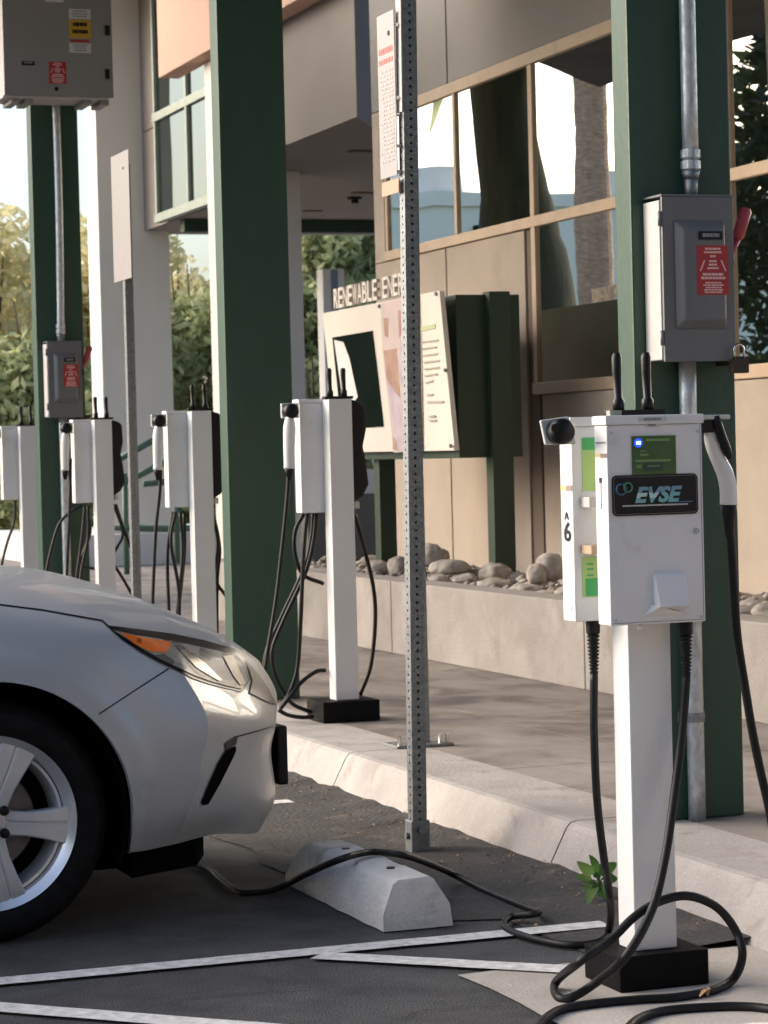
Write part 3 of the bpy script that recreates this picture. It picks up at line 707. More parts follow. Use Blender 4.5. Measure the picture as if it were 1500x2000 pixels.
# ------------------------------------------------------------------ what the windows mirror: palms and a pale teal building across the lot
def palm(x, y, r0, r1, lean, label):
    t = empty('palm_tree', (x, y, 0), label, 'tree', 'palms across the lot')
    tr = MB(); pts = []; rr = []
    for i in range(60):
        z = i/59*9; pts.append((x+lean*z, y, z)); rr.append(r0+(r1-r0)*i/59+(.010 if i % 3 == 0 else 0))
    tr.tube(pts, rr, 16); tr.build('trunk', M_palm, t)
    top = Vector(pts[-1])
    for i in range(18):
        a = i/18*6.28; f = MB(); d = Vector((math.cos(a), math.sin(a), 0)); el = random.uniform(-.1, 1.0)
        c = [top+d*(s*2.4)+Vector((0, 0, el*s*2-1.9*s*s)) for s in (0, .25, .5, .75, 1)]
        sd_ = Vector((-d.y, d.x, 0))
        vs = []
        for s, p_ in zip((.1, .3, .32, .22, .02), c): vs += [p_-sd_*s, p_+sd_*s-Vector((0, 0, .0))]
        f.add(vs, [(2*j, 2*j+1, 2*j+3, 2*j+2) for j in range(4)]); f.build('frond', M_leafg, t)
palm(-4.1, 35.4, .30, .26, .0, 'brown ringed palm trunk mirrored in the window left of the right column')
palm(-6.66, 41.4, .22, .2, .19, 'slim leaning palm trunk mirrored beside the green column')
tb = empty('teal_building', (-20, 62, 0), 'pale teal flat-roofed building across the lot, mirrored in the windows', 'building')
MB().box(-40, -6.5, 60, 70, 0, 7.4).build('wall', M_teal, tb)
MB().box(-40.1, -6.4, 59.9, 70.1, 7.4, 7.75).build('roof_edge', M_teal, tb)
for x in (-12, -17.5): MB().box(x, x+1.2, 61, 62.4, 7.75, 8.5).build('roof_unit', M_pale, tb)
MB().box(-13.2, -11.9, 59.86, 59.885, 5.6, 6.9).build('window', M_screen, tb)

# behind the camera: unseen buildings made up to shade the south-facing sides
bb = empty('light_blocker_rear', (0, -14, 0), 'made-up dark office block with a row of windows, added to block light from the south', 'building')
MB().box(-45, 25, -24, -14, 0, 12).build('wall', M_lead, bb)
pg_ = empty('light_blocker_left', (-24, -12, 0), 'made-up low dark building across the lot, added to block light', 'building')  # unseen building added to cut light from the left rear
MB().box(-34, -15, -30, 3, 0, 3.6).build('wall', M_lead, pg_)
for i in range(9): MB().box(-15+i*3.8, -12.6+i*3.8, -14.0+.004, -13.97, 1.2, 3.0).build('window', M_screen, bb)

# ------------------------------------------------------------------ electrical boxes and conduits
def conduit(name, X, Y, z0, z1, r, label, strap=None, coup=None, bend=None):
    c = empty(name, (X, Y, z0), label, 'conduit', 'galvanised conduits on the green columns')
    MB().tube([(X+(bend(z) if bend else 0), Y, z) for z in [z0+(z1-z0)*i/12 for i in range(13)]], r, 18).build('pipe', M_galv2, c, smooth=True)
    if coup is not None:
        for z in (coup, coup-.033): MB().cyl((X, Y, z-.013), (X, Y, z+.013), r*1.22, 18).build('coupling', M_galv2, c, bevel=.002)
        MB().tube([(X, Y, coup-.05), (X, Y, coup-.075)], [r*1.15, r*.9], 18).build('hub', M_galv, c, smooth=True)
    if strap is not None:
        m_ = MB(); m_.box(X-.045, X+.045, Y+r-.002, Y+r+.003, strap-.015, strap+.015); m_.tube([(X, Y, strap-.014), (X, Y, strap+.014)], r*1.13, 18)
        m_.build('strap', M_galv, c)
        MB().cyl((X+.036, Y+r-.012, strap), (X+.036, Y+r, strap), .007, 8).build('bolt', M_galv, c)
    return c
def stack_lines(mb, P, n, wid, yy, zt, dz, h, m_, rnd):
    for i in range(n):
        w_ = wid*rnd.uniform(.6, .95); x = P+(wid-w_)/2
        # broken strokes that read as small print
        xx = x
        while xx < x+w_:
            l = rnd.uniform(.08, .22)*wid; mb.box(xx, min(xx+l, x+w_), yy-.0016, yy-.0003, zt-i*dz-h, zt-i*dz, m_); xx += l+.025*wid
def red_label(par, x0, x1, z0, z1, y, seed):
    m_ = MB(); m_.box(x0, x1, y-.0012, y-.0001, z0, z1, M_red); rnd = random.Random(seed); W = x1-x0; H = z1-z0; y2 = y-.0012
    stack_lines(m_, x0+W*.2, 2, W*.6, y2, z1-H*.05, H*.07, H*.04, M_pink, rnd)
    stack_lines(m_, x0+W*.36, 1, W*.28, y2, z1-H*.20, H*.07, H*.04, M_pink, rnd)
    stack_lines(m_, x0+W*.3, 3, W*.4, y2, z1-H*.30, H*.07, H*.04, M_pink, rnd)
    for s in (-1, 1):
        cx = (x0+x1)/2; m_.add([(cx+s*W*.24, y2-.001, z1-H*.30), (cx+s*W*.29, y2-.001, z1-H*.30), (cx+s*W*.43, y2-.001, z1-H*.52), (cx+s*W*.38, y2-.001, z1-H*.52)], [(0, 1, 2, 3)], M_pink)
    stack_lines(m_, x0+W*.08, 2, W*.84, y2, z1-H*.56, H*.075, H*.05, M_pink, rnd)
    stack_lines(m_, x0+W*.08, 5, W*.84, y2, z1-H*.74, H*.048, H*.03, M_pink, rnd)
    return m_.build('warning_label', None, par)
def switch_box(x0, x1, z0, z1, yf, dep, label, seed, s):
    c = empty('switch_box', ((x0+x1)/2, yf+dep, z0), label, 'switch box', 'grey safety switches on the green columns')
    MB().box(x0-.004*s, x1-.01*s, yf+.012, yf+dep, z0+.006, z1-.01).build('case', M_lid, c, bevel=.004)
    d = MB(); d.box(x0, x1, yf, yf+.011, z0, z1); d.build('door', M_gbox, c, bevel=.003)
    MB().box(x0-.002, x1+.002, yf-.001, yf+dep, z1+.0005, z1+.006).build('rain_lip', M_gbox, c)
    W, H = x1-x0, z1-z0
    # raised pan pressed into the door
    pa = MB(); a = (x0+W*.15, x1-W*.12, z0+H*.19, z1-H*.14); i = .03*s
    pa.hexa([(a[0], yf-.0003, a[2]), (a[1], yf-.0003, a[2]), (a[1], yf-.0003, a[3]), (a[0], yf-.0003, a[3])],
            [(a[0]+i*.8, yf-.025*s, a[2]+i), (a[1]-i*.5, yf-.025*s, a[2]+i), (a[1]-i*.5, yf-.025*s, a[3]-i), (a[0]+i*.8, yf-.025*s, a[3]-i)])
    po = pa.build('door_pan', M_gbox, c, bevel=.008*s, smooth=True, seg=4)
    yl = yf-.025*s
    red_label(c, x0+W*.42, x0+W*.88-W*.02, z0+H*.40, z0+H*.70, yl, seed)
    npl = MB(); npl.box(x0+W*.45, x0+W*.78, yl-.004, yl-.0002, z0+H*.735, z0+H*.785, M_black)
    stack_lines(npl, x0+W*.48, 1, W*.27, yl-.004, z0+H*.772, .01, H*.022, M_labg, random.Random(seed+1)); npl.build('nameplate', None, c)
    for zz in (z0+H*.10, z1-H*.18):
        MB().cyl((x0-.006, yf+.004, zz), (x0-.006, yf+.004, zz+H*.09), .006*s, 8).build('hinge', M_gbox, c, smooth=True)
    hd = MB(); p0_ = Vector((x1+.004, yf+.05, z0+H*.62)); p1_ = p0_+Vector((.028*s, -.012, H*.13)); p2_ = p1_+Vector((.03*s, -.006, H*.19))
    MB().cyl((x1-.004, yf+.05, z0+H*.60), (x1+.012, yf+.05, z0+H*.60), .028*s, 16).build('handle_hub', M_black, c)
    hp = MB().tube([p0_, p1_], [.010*s, .012*s], 10).build('handle', M_redh, c, smooth=True)
    MB().tube([p1_, p1_+(p2_-p1_)*.1, p1_+(p2_-p1_)*.9, p2_], [.012*s, .018*s, .019*s, .011*s], 14).build('handle_grip', M_redh, c, smooth=True)
    MB().box(x1-.02*s, x1+.05*s, yf+.02, yf+dep*.8, z0-.012*s, z0+H*.03).build('latch_bracket', M_brass, c)
    return c
f1 = 6.76
a, b = ony(1292, 383, f1), ony(1438, 705, f1)
sb = switch_box(a.x, b.x, b.z, a.z, f1, .118, 'grey safety switch with red warning label on the right green column', 5, 1.0)
pk = empty('padlock', (b.x-.01, f1-.03, b.z+.01), 'steel-shackled padlock on the lower right corner of the near switch box', 'padlock')
cx_, cz_ = b.x-.002, b.z+.008
MB().tube([(cx_-.016, f1-.022, cz_-.005), (cx_-.016, f1-.022, cz_+.022)]+[(cx_+.016*math.cos(t), f1-.022, cz_+.024+.016*math.sin(t)) for t in [math.pi*(1-i/8) for i in range(9)]]+[(cx_+.016, f1-.022, cz_-.005)], .0038, 8).build('shackle', M_chrome, pk, smooth=True)
MB().box(cx_-.027, cx_+.027, f1-.034, f1-.010, cz_-.045, cz_-.004).build('lock_body', M_brass, pk, bevel=.004)
conduit('conduit', 3.471, 6.85, a.z+.07, 4.6, .0245, 'upper galvanised conduit dropping into the near switch box', coup=a.z+.135)
conduit('conduit', 3.445, 6.85, SW, b.z+.001, .0262, 'lower galvanised conduit from the near switch box to the sidewalk', strap=.46)
MB().tube([(3.471, 6.85, a.z), (3.471, 6.85, a.z+.07)], [.018, .022], 16).build('nipple', M_galv, sb, smooth=True)
f2 = 15.38
a, b = ony(92, 668, f2), ony(163, 815, f2)
switch_box(a.x, b.x, b.z, a.z, f2, .115, 'grey safety switch with red warning label on the far green column', 9, .98)
u = ony(112, 400, 15.46); l = ony(127, 950, 15.46)
conduit('conduit', u.x, 15.468, a.z+.002, 3.47, .024, 'thin pale conduit between the big panel and the far switch box', coup=a.z+.1, bend=lambda z: .012*math.sin((z-2)*1.5))
conduit('conduit', l.x, 15.468, SW, b.z-.001, .026, 'pale conduit below the far switch box')
# big grey panel
f3 = 15.15
x0, x1, z0 = ony(9, 185, f3).x, ony(222, 185, f3).x, ony(9, 186, f3).z
bgp = empty('electrical_panel', ((x0+x1)/2, f3+.3, z0), 'large grey electrical panel with coloured stickers high on the far green column', 'electrical panel')
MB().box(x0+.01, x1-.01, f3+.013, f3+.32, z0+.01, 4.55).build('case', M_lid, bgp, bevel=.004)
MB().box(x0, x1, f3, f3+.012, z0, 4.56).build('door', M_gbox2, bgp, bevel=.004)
s = MB(); s.box(x0-.01, x1-.03, f3-.004, f3+.30, z0-.012, z0-.002)
s.build('drip_flange', M_lid, bgp)
for pxx in (20, 46, 160, 193):
    q = ony(pxx, 203, f3+.2); MB().box(q.x-.03, q.x+.02, f3+.02, f3+.28, z0-.04, z0-.0125).build('mounting_lug', M_gbox2, bgp)
for py_ in (60, 145):
    q = ony(209, py_, f3); MB().box(q.x-.012, q.x+.012, f3-.015, f3-.0005, q.z-.03, q.z+.03).build('latch', M_black, bgp, bevel=.003)
def psticker(xa, ya, xb, yb, m_, name, lines=None, lm_=None, n=3):
    a_, b_ = ony(xa, ya, f3), ony(xb, yb, f3); t = MB(); t.box(a_.x, b_.x, f3-.0016, f3-.0002, b_.z, a_.z, m_)
    if lm_: stack_lines(t, a_.x+(b_.x-a_.x)*.1, n, (b_.x-a_.x)*.8, f3-.0016, a_.z-(a_.z-b_.z)*.15, (a_.z-b_.z)*.8/n, (a_.z-b_.z)*.4/n, lm_, random.Random(xa))
    return t.build(name, None, bgp)
psticker(134, 17, 177, 38, M_lab, 'label', 1, M_labg, 3); psticker(134, 38, 178, 75, M_yel, 'label', 1, M_black, 2)
psticker(138, 77, 174, 83, M_red, 'label'); psticker(135, 84, 178, 104, M_lab, 'label', 1, M_labg, 3)
psticker(42, 119, 68, 128, M_black, 'nameplate', 1, M_labg, 1); psticker(88, -8, 124, 5, M_lab, 'label')
a, b = ony(95, 120, f3), ony(130, 164, f3); red_label(bgp, a.x, b.x, b.z, a.z, f3, 21)
q = ony(110, 174, f3); MB().cyl((q.x, f3-.01, q.z), (q.x, f3-.0005, q.z), .012, 10).build('latch', M_black, bgp)

# ------------------------------------------------------------------ perforated sign posts
def perforated_post(mb, x, y, wd, z0, z1, pitch=.0254, hr=.0048):
    h_ = wd/2; n = int((z1-z0)/pitch)
    for (ux, uy, nx, ny) in ((1, 0, 0, -1), (0, 1, -1, 0), (-1, 0, 0, 1), (0, -1, 1, 0)):
        def P(s, z): return (x+nx*h_+ux*s, y+ny*h_+uy*s, z)
        for i in range(n):
            zc = z0+(i+.5)*pitch; vs = []; k = 8
            # outer ring on the cell border, inner ring on the hole
            outer = [(-h_, 0), (-h_, -.5*pitch), (0, -.5*pitch), (h_, -.5*pitch), (h_, 0), (h_, .5*pitch), (0, .5*pitch), (-h_, .5*pitch)]
            for s_, dz in outer: vs.append(P(s_, zc+dz))
            for j in range(8):
                t = math.pi+math.pi/4*j; vs.append(P(hr*math.cos(t), zc+hr*math.sin(t)))
            for j in range(8):
                t = math.pi+math.pi/4*j; q_ = P(hr*math.cos(t), zc+hr*math.sin(t)); vs.append((q_[0]-nx*.003, q_[1]-ny*.003, q_[2]))
            mb.add(vs, [(j, (j+1) % 8, 8+(j+1) % 8, 8+j) for j in range(8)]+[(8+j, 8+(j+1) % 8, 16+(j+1) % 8, 16+j) for j in range(8)])
    return z0+n*pitch
sp = empty('sign_post', (2.83, 7.58, 0), 'tall perforated steel post standing in the asphalt at the foot of the kerb', 'sign post', 'perforated sign posts')
m_ = MB(); perforated_post(m_, 2.826, 7.583, .047, .07, 3.25); m_.build('post', M_galv, sp, weld=True)
m_ = MB(); m_.box(2.826-.031, 2.826+.031, 7.583-.031, 7.583+.031, -.02, .105); m_.build('sleeve', M_galv, sp, bevel=.004)
MB().cyl((2.826, 7.55, .075), (2.826, 7.54, .075), .012, 6).build('bolt', M_galv, sp)
MB().cyl((2.795, 7.583, .055), (2.785, 7.583, .055), .012, 6).build('bolt', M_galv, sp)
# bracket on its left face and the narrow sign held by it
MB().box(2.797, 2.8015, 7.561, 7.606, 2.34, 3.2).build('bracket', M_lid, sp)
for py_ in (38, 184, 218, 280, 331):
    q = onx(779, py_, 2.797); MB().cyl((2.797, 7.583, q.z), (2.787, 7.583, q.z), .006, 6).build('bolt', M_chrome, sp)
sp.rotation_euler = (0, .0125, 0)      # the post leans a little
sx = 2.822
def sign_plate(X, Y0, Y1, z0, z1, label, rows, hdr):
    c = empty('sign', (X, (Y0+Y1)/2, z0), label, 'sign')
    MB().box(X, X+.003, Y0, Y1, z0, z1).build('plate', M_signw, c, bevel=.0008)
    t = MB(); rnd = random.Random(4); W = Y1-Y0; H = z1-z0
    if hdr:
        for zz, m2, k_ in ((z1-H*.245, M_signr, .035), (z1-H*.305, M_signr, .028)):
            yy = Y0+W*.1
            while yy < Y1-W*.12:
                l_ = rnd.uniform(.08, .16)*W; t.box(X-.0012, X-.0002, yy, min(yy+l_, Y1-W*.1), zz, zz+H*k_, m2); yy += l_+.03*W
        t.build('printed_heading', None, c); t = MB()
    for i in range(rows):
        zz = z1-H*(.36+.026*i); yy = Y0+W*.12; end = Y0+W*rnd.uniform(.7, .9)
        while yy < end:
            l_ = rnd.uniform(.07, .2)*W; t.box(X-.0010, X-.0002, yy, min(yy+l_, end), zz, zz+H*.011, M_signd); yy += l_+.04*W
    if rows: t.build('printed_text', None, c)
    MB().cyl((X-.003, Y0+W*.3, z1-H*.13), (X-.0005, Y0+W*.3, z1-H*.13), .008, 10).build('bolt', M_black, c)
    return c
tp = onx(775, 16, sx); bt = onx(783, 340, sx)
sign_plate(sx-.006, onx(776, 200, sx).y, onx(743, 200, sx).y, bt.z+.0, tp.z, 'narrow white sign with red heading and small print on the near perforated post', 22, True)
q = onx(775, 350, sx); MB().box(2.788, 2.792, onx(779, 200, sx).y, onx(746, 200, sx).y, q.z-.045, q.z).build('lower_plate', MATS['glow_tinted_stucco'], sp)
# second post on its base plate
s2 = empty('sign_post', (3.468, 9.13, SW), 'perforated steel post on a bolted base plate, directly behind the near post', 'sign post', 'perforated sign posts')
m_ = MB(); perforated_post(m_, 3.432, 9.13, .046, SW+.012, 1.85); m_.build('post', M_galv, s2, weld=True)
MB().box(3.30, 3.53, 9.05, 9.21, SW+.0005, SW+.011).build('base_plate', M_galv, s2, bevel=.002)
for x in (3.32, 3.37, 3.485, 3.515):
    MB().cyl((x, 9.075, SW+.011), (x, 9.075, SW+.045), .009, 8).build('anchor_bolt', M_chrome, s2)
# far post with its sign
s3 = empty('sign_post', (3.43, 13.3, SW), 'far perforated steel post beside the far chargers', 'sign post', 'perforated sign posts')
q = ony(259, 800, 13.3); m_ = MB(); perforated_post(m_, q.x, 13.325, .045, SW, 2.86); m_.build('post', M_galv, s3, weld=True)
xs = q.x-.028
tp = onx(250, 289, xs); bt = onx(258, 542, xs)
y1_ = onx(216, 300, xs).y
sign_plate(xs, tp.y, y1_, bt.z, tp.z-.005, 'plain white sign on the far perforated post', 0, False)

# ------------------------------------------------------------------ wheel stops
def wheel_stop(x0, y0, y1, wd, label, dirty=False):
    pr_ = [(0, 0), (0, .045), (.03*wd/.2, .125), (.045*wd/.2, .135), (.135*wd/.2, .138), (.15*wd/.2, .128), (wd-.008, .06), (wd, 0)]
    m_ = MB(); n = 14; k_ = len(pr_); vs = []
    for j in range(n+1):
        t = j/n; y = y0+(y1-y0)*t; e = 1.0
        if t > .9: e = 1-(t-.9)*4
        for i, (x, z) in enumerate(pr_):
            jit = .004*noise.noise(Vector((x*30, y*9, z*30)))
            vs.append((x0+x+jit, y+jit, z*e+.004+(jit if z > 0 else 0)))
    m_.add(vs, [(j*k_+i, j*k_+i+1, (j+1)*k_+i+1, (j+1)*k_+i) for j in range(n) for i in range(k_-1)]+[tuple(range(k_))[::-1], tuple(n*k_+i for i in range(k_))])
    o = m_.build('wheel_stop', M_stopc, None, bevel=.006, auto=40)
    for yy in (y0+.18, y1-.3): MB().cyl((x0+wd*.45, yy, .136), (x0+wd*.45, yy, .1440), .012, 10).build('anchor_pin', M_brass, o)
    return tag(o, label, 'wheel stop', 'concrete wheel stops')
wheel_stop(2.262, 6.345, 7.2, .2, 'pale concrete wheel stop in front of the silver car, crossed by the charging cable')
wheel_stop(2.25, 3.4, 4.575, .2, 'white wheel stop corner poking in at the bottom right')

# ------------------------------------------------------------------ weed and fallen leaf
wd = empty('weed', (2.96, 6.50, 0), 'small broad-leaved green weed at the kerb foot left of the near charger', 'plant')
def leaf(base, tip, wid, nrm, par, m_=M_leafw):
    base = Vector(base); tip = Vector(tip); d = tip-base; s = d.cross(Vector(nrm)).normalized(); up = s.cross(d).normalized()
    vs = []; n = 8
    for i in range(n+1):
        t = i/n; w_ = wid*math.sin(math.pi*min(1, t*.93+.07))**.75*(1-.25*t); c = base+d*t+up*(.18*d.length*math.sin(math.pi*t)) - Vector((0, 0, .10*d.length*t*t))
        vs += [c-s*w_+up*w_*.22, c-up*w_*.06, c+s*w_+up*w_*.22]
    MB().add(vs, [(3*i+j, 3*i+j+1, 3*i+3+j+1, 3*i+3+j) for i in range(n) for j in range(2)]).build('leaf', m_, par, smooth=True)
W0 = onz(1168, 1742, .03); yw = W0.y
M_leafw2 = leaf_mat('weed_leaf_pale', (.12, .22, .05), (.30, .42, .14))
rnd = random.Random(8)
for k_, ((x, y, dy), wid) in enumerate((((1126, 1676, -.02), .018), ((1150, 1664, .01), .015), ((1158, 1744, -.05), .018), ((1146, 1764, -.08), .020), ((1204, 1680, .02), .017), ((1206, 1712, .0), .018),
    ((1120, 1708, 0), .013), ((1176, 1684, .05), .013), ((1186, 1752, -.08), .016), ((1134, 1735, -.04), .012), ((1195, 1700, .04), .014), ((1165, 1700, -.03), .012))):
    t = ony(x, y, yw+dy); b0 = ony(1172, 1722, yw)+Vector((rnd.uniform(-.006, .006), 0, rnd.uniform(-.008, .006)))
    b1 = b0+(t-b0)*.28
    MB().tube([b0, b1], .0016, 6).build('leaf_stalk', M_leafw2, wd)
    leaf(b1, t, wid, CF*-1+Vector((rnd.uniform(-.5, .5), 0, rnd.uniform(-.2, .6))), wd, M_leafw if k_ % 3 else M_leafw2)
MB().tube([(W0.x, yw, .0), ony(1172, 1722, yw)], .004, 6).build('stem', M_leafw, wd)
fl = onz(1382, 1945, .012); lf = empty('fallen_leaf', fl, 'small dry brown leaf on the concrete beside the near charger footing', 'leaf')
leaf(fl+Vector((-.02, 0, 0)), fl+Vector((.025, .01, .012)), .008, (0, 0, 1), lf, M_dryleaf); leaf(fl, fl+Vector((.01, .012, .02)), .006, (0, 0, 1), lf, M_dryleaf)

# ------------------------------------------------------------------ chargers
def connector(par, top, s=1.0, side=-1, black=False, lean=0.0):
    """white EV plug hanging in its holster; top = nose end, handle down"""
    top = Vector(top); c = M_black if black else M_conn
    pts = [top, top+Vector((.002*side, 0, -.05*s)), top+Vector((.005*side+lean*.3, 0, -.11*s)), top+Vector((.007*side+lean*.6, 0, -.17*s)), top+Vector((.008*side+lean, 0, -.215*s))]
    m_ = MB().tube(cat_rom(pts, 4), [r*s for r in [.016, .02, .023, .025, .026, .026, .0255, .025, .0245, .024, .0235, .023, .0225, .022, .022, .0225, .023]], 16, c)
    o = m_.build('connector', None, par, smooth=True)
    e = pts[-1]; MB().tube([e, e+Vector((0, 0, -.012)), e+Vector((0, 0, -.05*s))], [.02*s, .018*s, .009*s], 12).build('cable_boot', M_rubber, o, smooth=True)
    return o, e+Vector((0, 0, -.05*s))
def antennas(par, x, y, z, dx, s=1.0):
    MB().box(x-.03, x+dx+.035, y-.02, y+.02, z, z+.012).build('antenna_base', M_black, par, bevel=.002)
    for q in (0, dx):
        MB().tube([(x+q, y, z+.01), (x+q, y, z+.035), (x+q, y, z+.04), (x+q-.002, y, z+.095), (x+q-.002, y, z+.12*s), (x+q-.002, y, z+.13*s)], [.014, .014, .0095, .011, .012, .008], 12).build('antenna', M_black, par, smooth=True)
def cable(par, pts, r=.0095, n=7, name='cable'):
    return MB().tube(cat_rom(pts, n), r, 10).build(name, M_rubber, par, smooth=True)

def far_charger(Y, X, label, cabs, wc=.102):
    c = empty('ev_charger', (X, Y, SW), label, 'ev charger', 'white pedestal chargers in a row along the sidewalk')
    zt = SW+1.348
    MB().box(X-.165, X+.062, Y-.07, Y+.17, SW+.001, SW+.083).build('footing', M_blackbox, c, bevel=.004) if False else MB().box(X-.125, X+.125, Y-.09, Y+.13, SW+.001, SW+.088).build('footing', M_blackbox, c, bevel=.004)
    MB().box(X-wc/2, X+wc/2, Y-.043, Y+.043, SW+.089, zt).build('post', M_white, c, bevel=.004)
    MB().box(X-.152, X+.045, Y+.046, Y+.125, SW+.875, zt-.012).build('enclosure', M_whitel, c, bevel=.004)
    MB().box(X-.156, X+.049, Y+.043, Y+.129, zt-.0115, zt+.004).build('lid', M_whitel, c, bevel=.003)
    antennas(c, X-.030, Y+.0, zt+.001, .062)
    # left holster
    h_ = MB(); h_.box(X-.235, X-.157, Y+.03, Y+.05, zt-.075, zt-.012); h_.build('holster', M_clear, c, bevel=.006)
    MB().tube([(X-.205, Y-.03, zt-.045), (X-.205, Y-.02, zt-.045), (X-.205, Y+.028, zt-.045)], [.026, .031, .031], 18).build('holster_cup', M_black, c, smooth=True)
    co, e_ = connector(c, (X-.210, Y+.0, zt-.07), 1.0)
    # right side: holsters and plugs as one block, their backlit darkness painted black
    m_ = MB(); m_.prism([(X+.064, Y, z_) if False else (X+x_, Y-.02, zt+z_) for x_, z_ in ((.053, 0), (.095, -.012), (.118, -.03), (.122, -.13), (.106, -.20), (.118, -.26), (.128, -.36), (.10, -.41), (.053, -.44))], (0, .09, 0))
    m_.build('plug_silhouette', M_black, c, bevel=.012)
    MB().box(X+.066, X+.085, Y-.01, Y+.05, zt-.46, zt-.43).build('hook_tab', M_clear, c)
    for pts, Yo in cabs:
        cable(c, [ony(x, y, Y+Yo) for x, y in pts], .0088)
    return c
far_charger(10.16, 3.475, 'white charger just right of the middle green column, plug hanging at its left',
            [([(564, 890), (562, 960), (550, 1080), (538, 1180), (520, 1290), (516, 1335), (528, 1368)], .0),
             ([(594, 1003), (577, 1036), (576, 1080), (592, 1122), (632, 1140)], .10),
             ([(600, 1003), (596, 1040), (592, 1100), (586, 1240), (580, 1310), (566, 1352), (548, 1382)], .06),
             ([(618, 1003), (612, 1060), (596, 1120), (552, 1216), (532, 1270), (537, 1315), (553, 1349), (572, 1375), (607, 1391)], .08),
             ([(612, 1003), (608, 1050), (594, 1110), (550, 1205), (520, 1275), (514, 1335)], .12),
             ([(636, 1309), (617, 1312), (588, 1333), (564, 1363), (548, 1384)], .05),
             ([(544, 1387), (564, 1397), (590, 1401), (612, 1400)], -.03),
             ([(692, 1003), (708, 1060), (728, 1140), (733, 1210), (724, 1300), (703, 1358)], .03)])
far_charger(12.2, 3.452, 'white charger between the far perforated post and the middle green column',
            [([(314, 905), (312, 960), (304, 1040), (298, 1180), (296, 1290)], .0), ([(338, 1000), (327, 1080), (330, 1200), (330, 1280)], .08),
             ([(352, 1000), (357, 1080), (346, 1200), (344, 1280)], .10), ([(343, 1000), (334, 1060), (350, 1160), (346, 1280)], .06), ([(360, 1003), (360, 1080), (350, 1180), (340, 1280)], .12),
             ([(414, 1000), (426, 1060), (420, 1128), (442, 1165)], .03), ([(416, 1000), (429, 1070), (424, 1140), (424, 1290)], .05)])
far_charger(14.3, 3.466, 'white charger immediately right of the far green column',
            [([(138, 896), (137, 960), (134, 1040), (128, 1180)], .0), ([(160, 988), (138, 1000), (112, 1032), (88, 1130), (84, 1200)], .06),
             ([(166, 988), (160, 1050), (148, 1140), (140, 1200)], .09), ([(172, 988), (172, 1050), (160, 1110), (150, 1200)], .11), ([(168, 990), (176, 1040), (158, 1100), (190, 1112)], .13),
             ([(222, 985), (240, 1038), (228, 1070), (218, 1086)], .03), ([(226, 985), (244, 1040), (264, 1088)], .05), ([(219, 1098), (240, 1130), (268, 1180)], .02)])
far_charger(16.35, 3.466, 'white charger at the left edge, farthest of the row',
            [([(30, 978), (28, 1018), (14, 1060), (2, 1110), (-4, 1160)], .02)])

# near charger
F = 5.35
C6 = (2.655, 5.463)
g6 = empty('ev_charger', (C6[0], C6[1], 0), 'nearest white charger with green display and black EVSE nameplate, standing on the gutter pad', 'ev charger')
fa, fb_ = onz(1212, 1946, .006), onz(1386, 1923, .006)
FY = 5.375
xl, xr = ony(1212, 1940, FY).x, ony(1386, 1940, FY).x
MB().box(xl, xr, FY, FY+.20, .0045, ony(1212, 1870, FY).z).build('footing', M_blackbox, g6, bevel=.004)
FP = 5.42
px0, px1 = ony(1240, 1850, FP).x, ony(1323, 1850, FP).x; zf = ony(1212, 1870, FY).z
MB().box(px0, px1, FP, FP+.088, zf+.001, 1.30).build('post', M_white, g6, bevel=.004)
bxl, bxr = ony(1188, 1000, F).x, ony(1374, 1000, F).x; bz0, bz1 = ony(1190, 1223, F).z, ony(1183, 812, F).z
en = MB().box(bxl, bxr, F, F+.068, bz0, bz1-.022).build('enclosure', M_whitel, g6, bevel=.0035)
MB().box(bxl-.004, bxr+.004, F-.005, F+.072, bz1-.0215, bz1).build('lid', M_whitel, g6, bevel=.003)
rb0, rb1 = F+.155, F+.225
rxl = ony(1119, 1000, rb0).x
en2 = MB().box(rxl, rxl+.27, rb0, rb1, bz0+.002, bz1-.022).build('enclosure', M_whitel, g6, bevel=.0035)
MB().box(rxl-.004, rxl+.274, rb0-.004, rb1+.004, bz1-.0215, bz1).build('lid', M_whitel, g6, bevel=.003)
def fq(x, y, Y=F): return ony(x, y, Y)
def plate(par, name, m_, xa, ya, xb, yb, Y=F, th=.002, bev=0):
    a_, b_ = ony(xa, ya, Y), ony(xb, yb, Y)
    return MB().box(a_.x, b_.x, Y-th, Y-.0002, b_.z, a_.z).build(name, m_, par, bevel=bev)
dsp = plate(g6, 'display', M_scr, 1233, 852, 1320, 925, th=.003)
t = MB(); Yd = F-.003
for xa, ya, xb, yb, m2 in ((1262, 857, 1308, 861, M_scrt), (1240, 898, 1310, 901, M_scrt), (1250, 886, 1266, 890, M_scrt), (1250, 880, 1262, 882, M_scrt), (1243, 908, 1252, 914, M_scrt), (1258, 904, 1294, 917, M_scrd), (1264, 909, 1288, 911, M_scrt)):
    a_, b_ = ony(xa, ya, Yd), ony(xb, yb, Yd); t.box(a_.x, b_.x, Yd-(.0012 if m2 is not M_scrt else .0016), Yd-.0002, b_.z, a_.z, m2)
t.build('display_print', None, dsp)
q = fq(1246, 865, Yd); MB().cyl((q.x, Yd-.0022, q.z), (q.x, Yd-.0003, q.z), .0105, 20).build('led_glow_ring', M_ledh, dsp)
MB().box(q.x-.005, q.x+.005, Yd-.0036, Yd-.0023, q.z-.0035, q.z+.0035).build('led', M_led, dsp)
